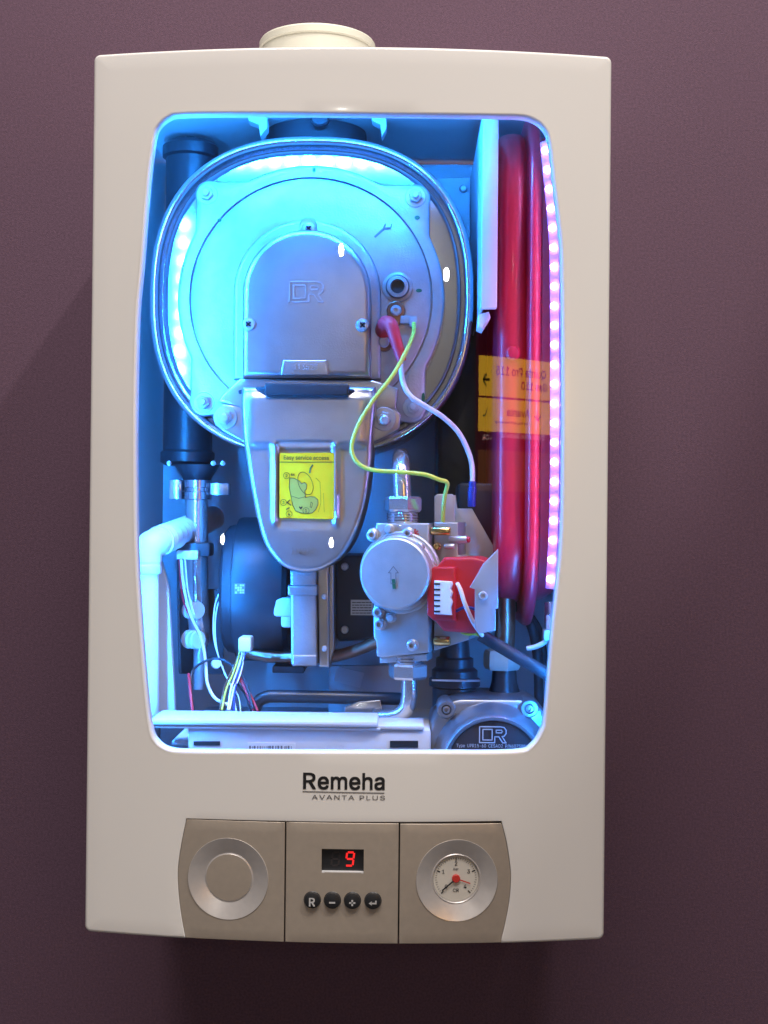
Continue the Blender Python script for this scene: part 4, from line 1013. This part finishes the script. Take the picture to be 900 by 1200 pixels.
# ------------------------------------------------------------------ what the pane mirrors: lamps of the hall and a lit direction sign facing the boiler
def mirrored(px, py, plane_y):
    p = PF(px, py, .0045); n = Vector((2*SAG*(p.x-BCX)/BHW**2, -1, 0)).normalized()
    d = (p-CAM).normalized(); r = d-2*d.dot(n)*n
    return p+r*((plane_y-p.y)/r.y)
for px, py, pw_ in ((261,632,.9),(388,636,.9),(400,293,2.2),(523,322,2.2),(583,329,1.6)):
    q = mirrored(px, py, -3.2)
    area('hall_spotlight', q, CENTRE, .028+.007*pw_, pw_*.6, WARM)
SGY = -2.6
c00, c10, c01 = mirrored(561, 416, SGY), mirrored(668, 416, SGY), mirrored(561, 505, SGY)
sx0, sx1 = c00.x, c10.x; sz1, sz0 = c00.z, c01.z
def lit(name, col, s): 
    m_ = mat(name, col, .5, emit=col, estr=s); return m_
M_ys = lit('lit_yellow_panel', (0.95, 0.50, 0.03), 6.2); M_ws = lit('lit_white_letters', (0.9, 0.6, 0.55), 2.4); M_rs = lit('lit_dark_red_board', (0.20, 0.012, 0.03), 1.2)
M_os = lit('lit_orange_board', (0.35, 0.10, 0.03), 2.2)
H = sz1-sz0; W = sx1-sx0
bd = MB().box(sx0, sx1, SGY-.08, SGY-.004, mirrored(561,660,SGY).z, sz1+H*2.2)
sign = ob('direction_sign', bd, M_rs)
sign['label'] = 'backlit yellow and dark red direction sign mirrored in the boiler window'; sign['category'] = 'sign'
mid = sz1-H*.545
ob('sign_panel', MB().box(sx0+.002, sx1-.002, SGY-.004, SGY, mid+.003, sz1, .001), M_ys, sign)
ob('sign_panel', MB().box(sx0+.002, sx1-.002, SGY-.004, SGY, sz0, mid-.003, .001), M_ys, sign)
ob('sign_panel', MB().box(sx0+.002, sx1-.002, SGY-.004, SGY, mirrored(561,575,SGY).z, mirrored(561,527,SGY).z, .001), M_os, sign)
def stext(mb_, t, px, py, wpx, hpx):
    a = mirrored(px, py, SGY); w_ = abs(mirrored(px+wpx/2, py, SGY).x-mirrored(px-wpx/2, py, SGY).x); h_ = abs(mirrored(px, py+hpx/2, SGY).z-mirrored(px, py-hpx/2, SGY).z)
    mb_.text(t, (-a.x, a.z), w_, h_, lambda x, z, d: Vector((-x, SGY+.003, z)), .015)
g = MB(); stext(g, 'Quinta Pro 115', 611, 437, 58, 11); stext(g, 'Gas 110', 626, 453.5, 30, 9); stext(g, 'Avanta', 607.5, 484, 26, 9); stext(g, 'Heating and hot water', 600, 496, 40, 4)
def sbar(mb_, a, b, w_):
    a, b = mirrored(*a, SGY), mirrored(*b, SGY); d = (b-a).normalized(); n = Vector((-d.z, 0, d.x))*w_/2
    mb_.add([Vector((v.x, SGY+.003, v.z)) for v in (a+n, b+n, b-n, a-n)], [(0, 1, 2, 3)])
tw = H*.03
sbar(g, (566,445), (574,445), tw); sbar(g, (566,445), (570,438), tw); sbar(g, (566,445), (570,453), tw)
sbar(g, (630,480), (630,493), tw); sbar(g, (630,493), (626,487), tw); sbar(g, (630,493), (634,487), tw)
sbar(g, (571,479), (569,485), tw*.8); sbar(g, (569,485), (566,488), tw*.8)
ob('sign_lettering', g, M_print, sign)
g = MB(); stext(g, 'Destination Remeha', 613, 511.5, 50, 6); stext(g, '+CR', 571, 512.5, 11, 6)
ob('sign_lettering', g, M_ws, sign)
for x_ in (sx0+W*.2, sx1-W*.2):
    ob('post', MB().cyl((x_, SGY-.05, 0.0), (x_, SGY-.05, mirrored(561,650,SGY).z), .02, seg=20), M_dark, sign)
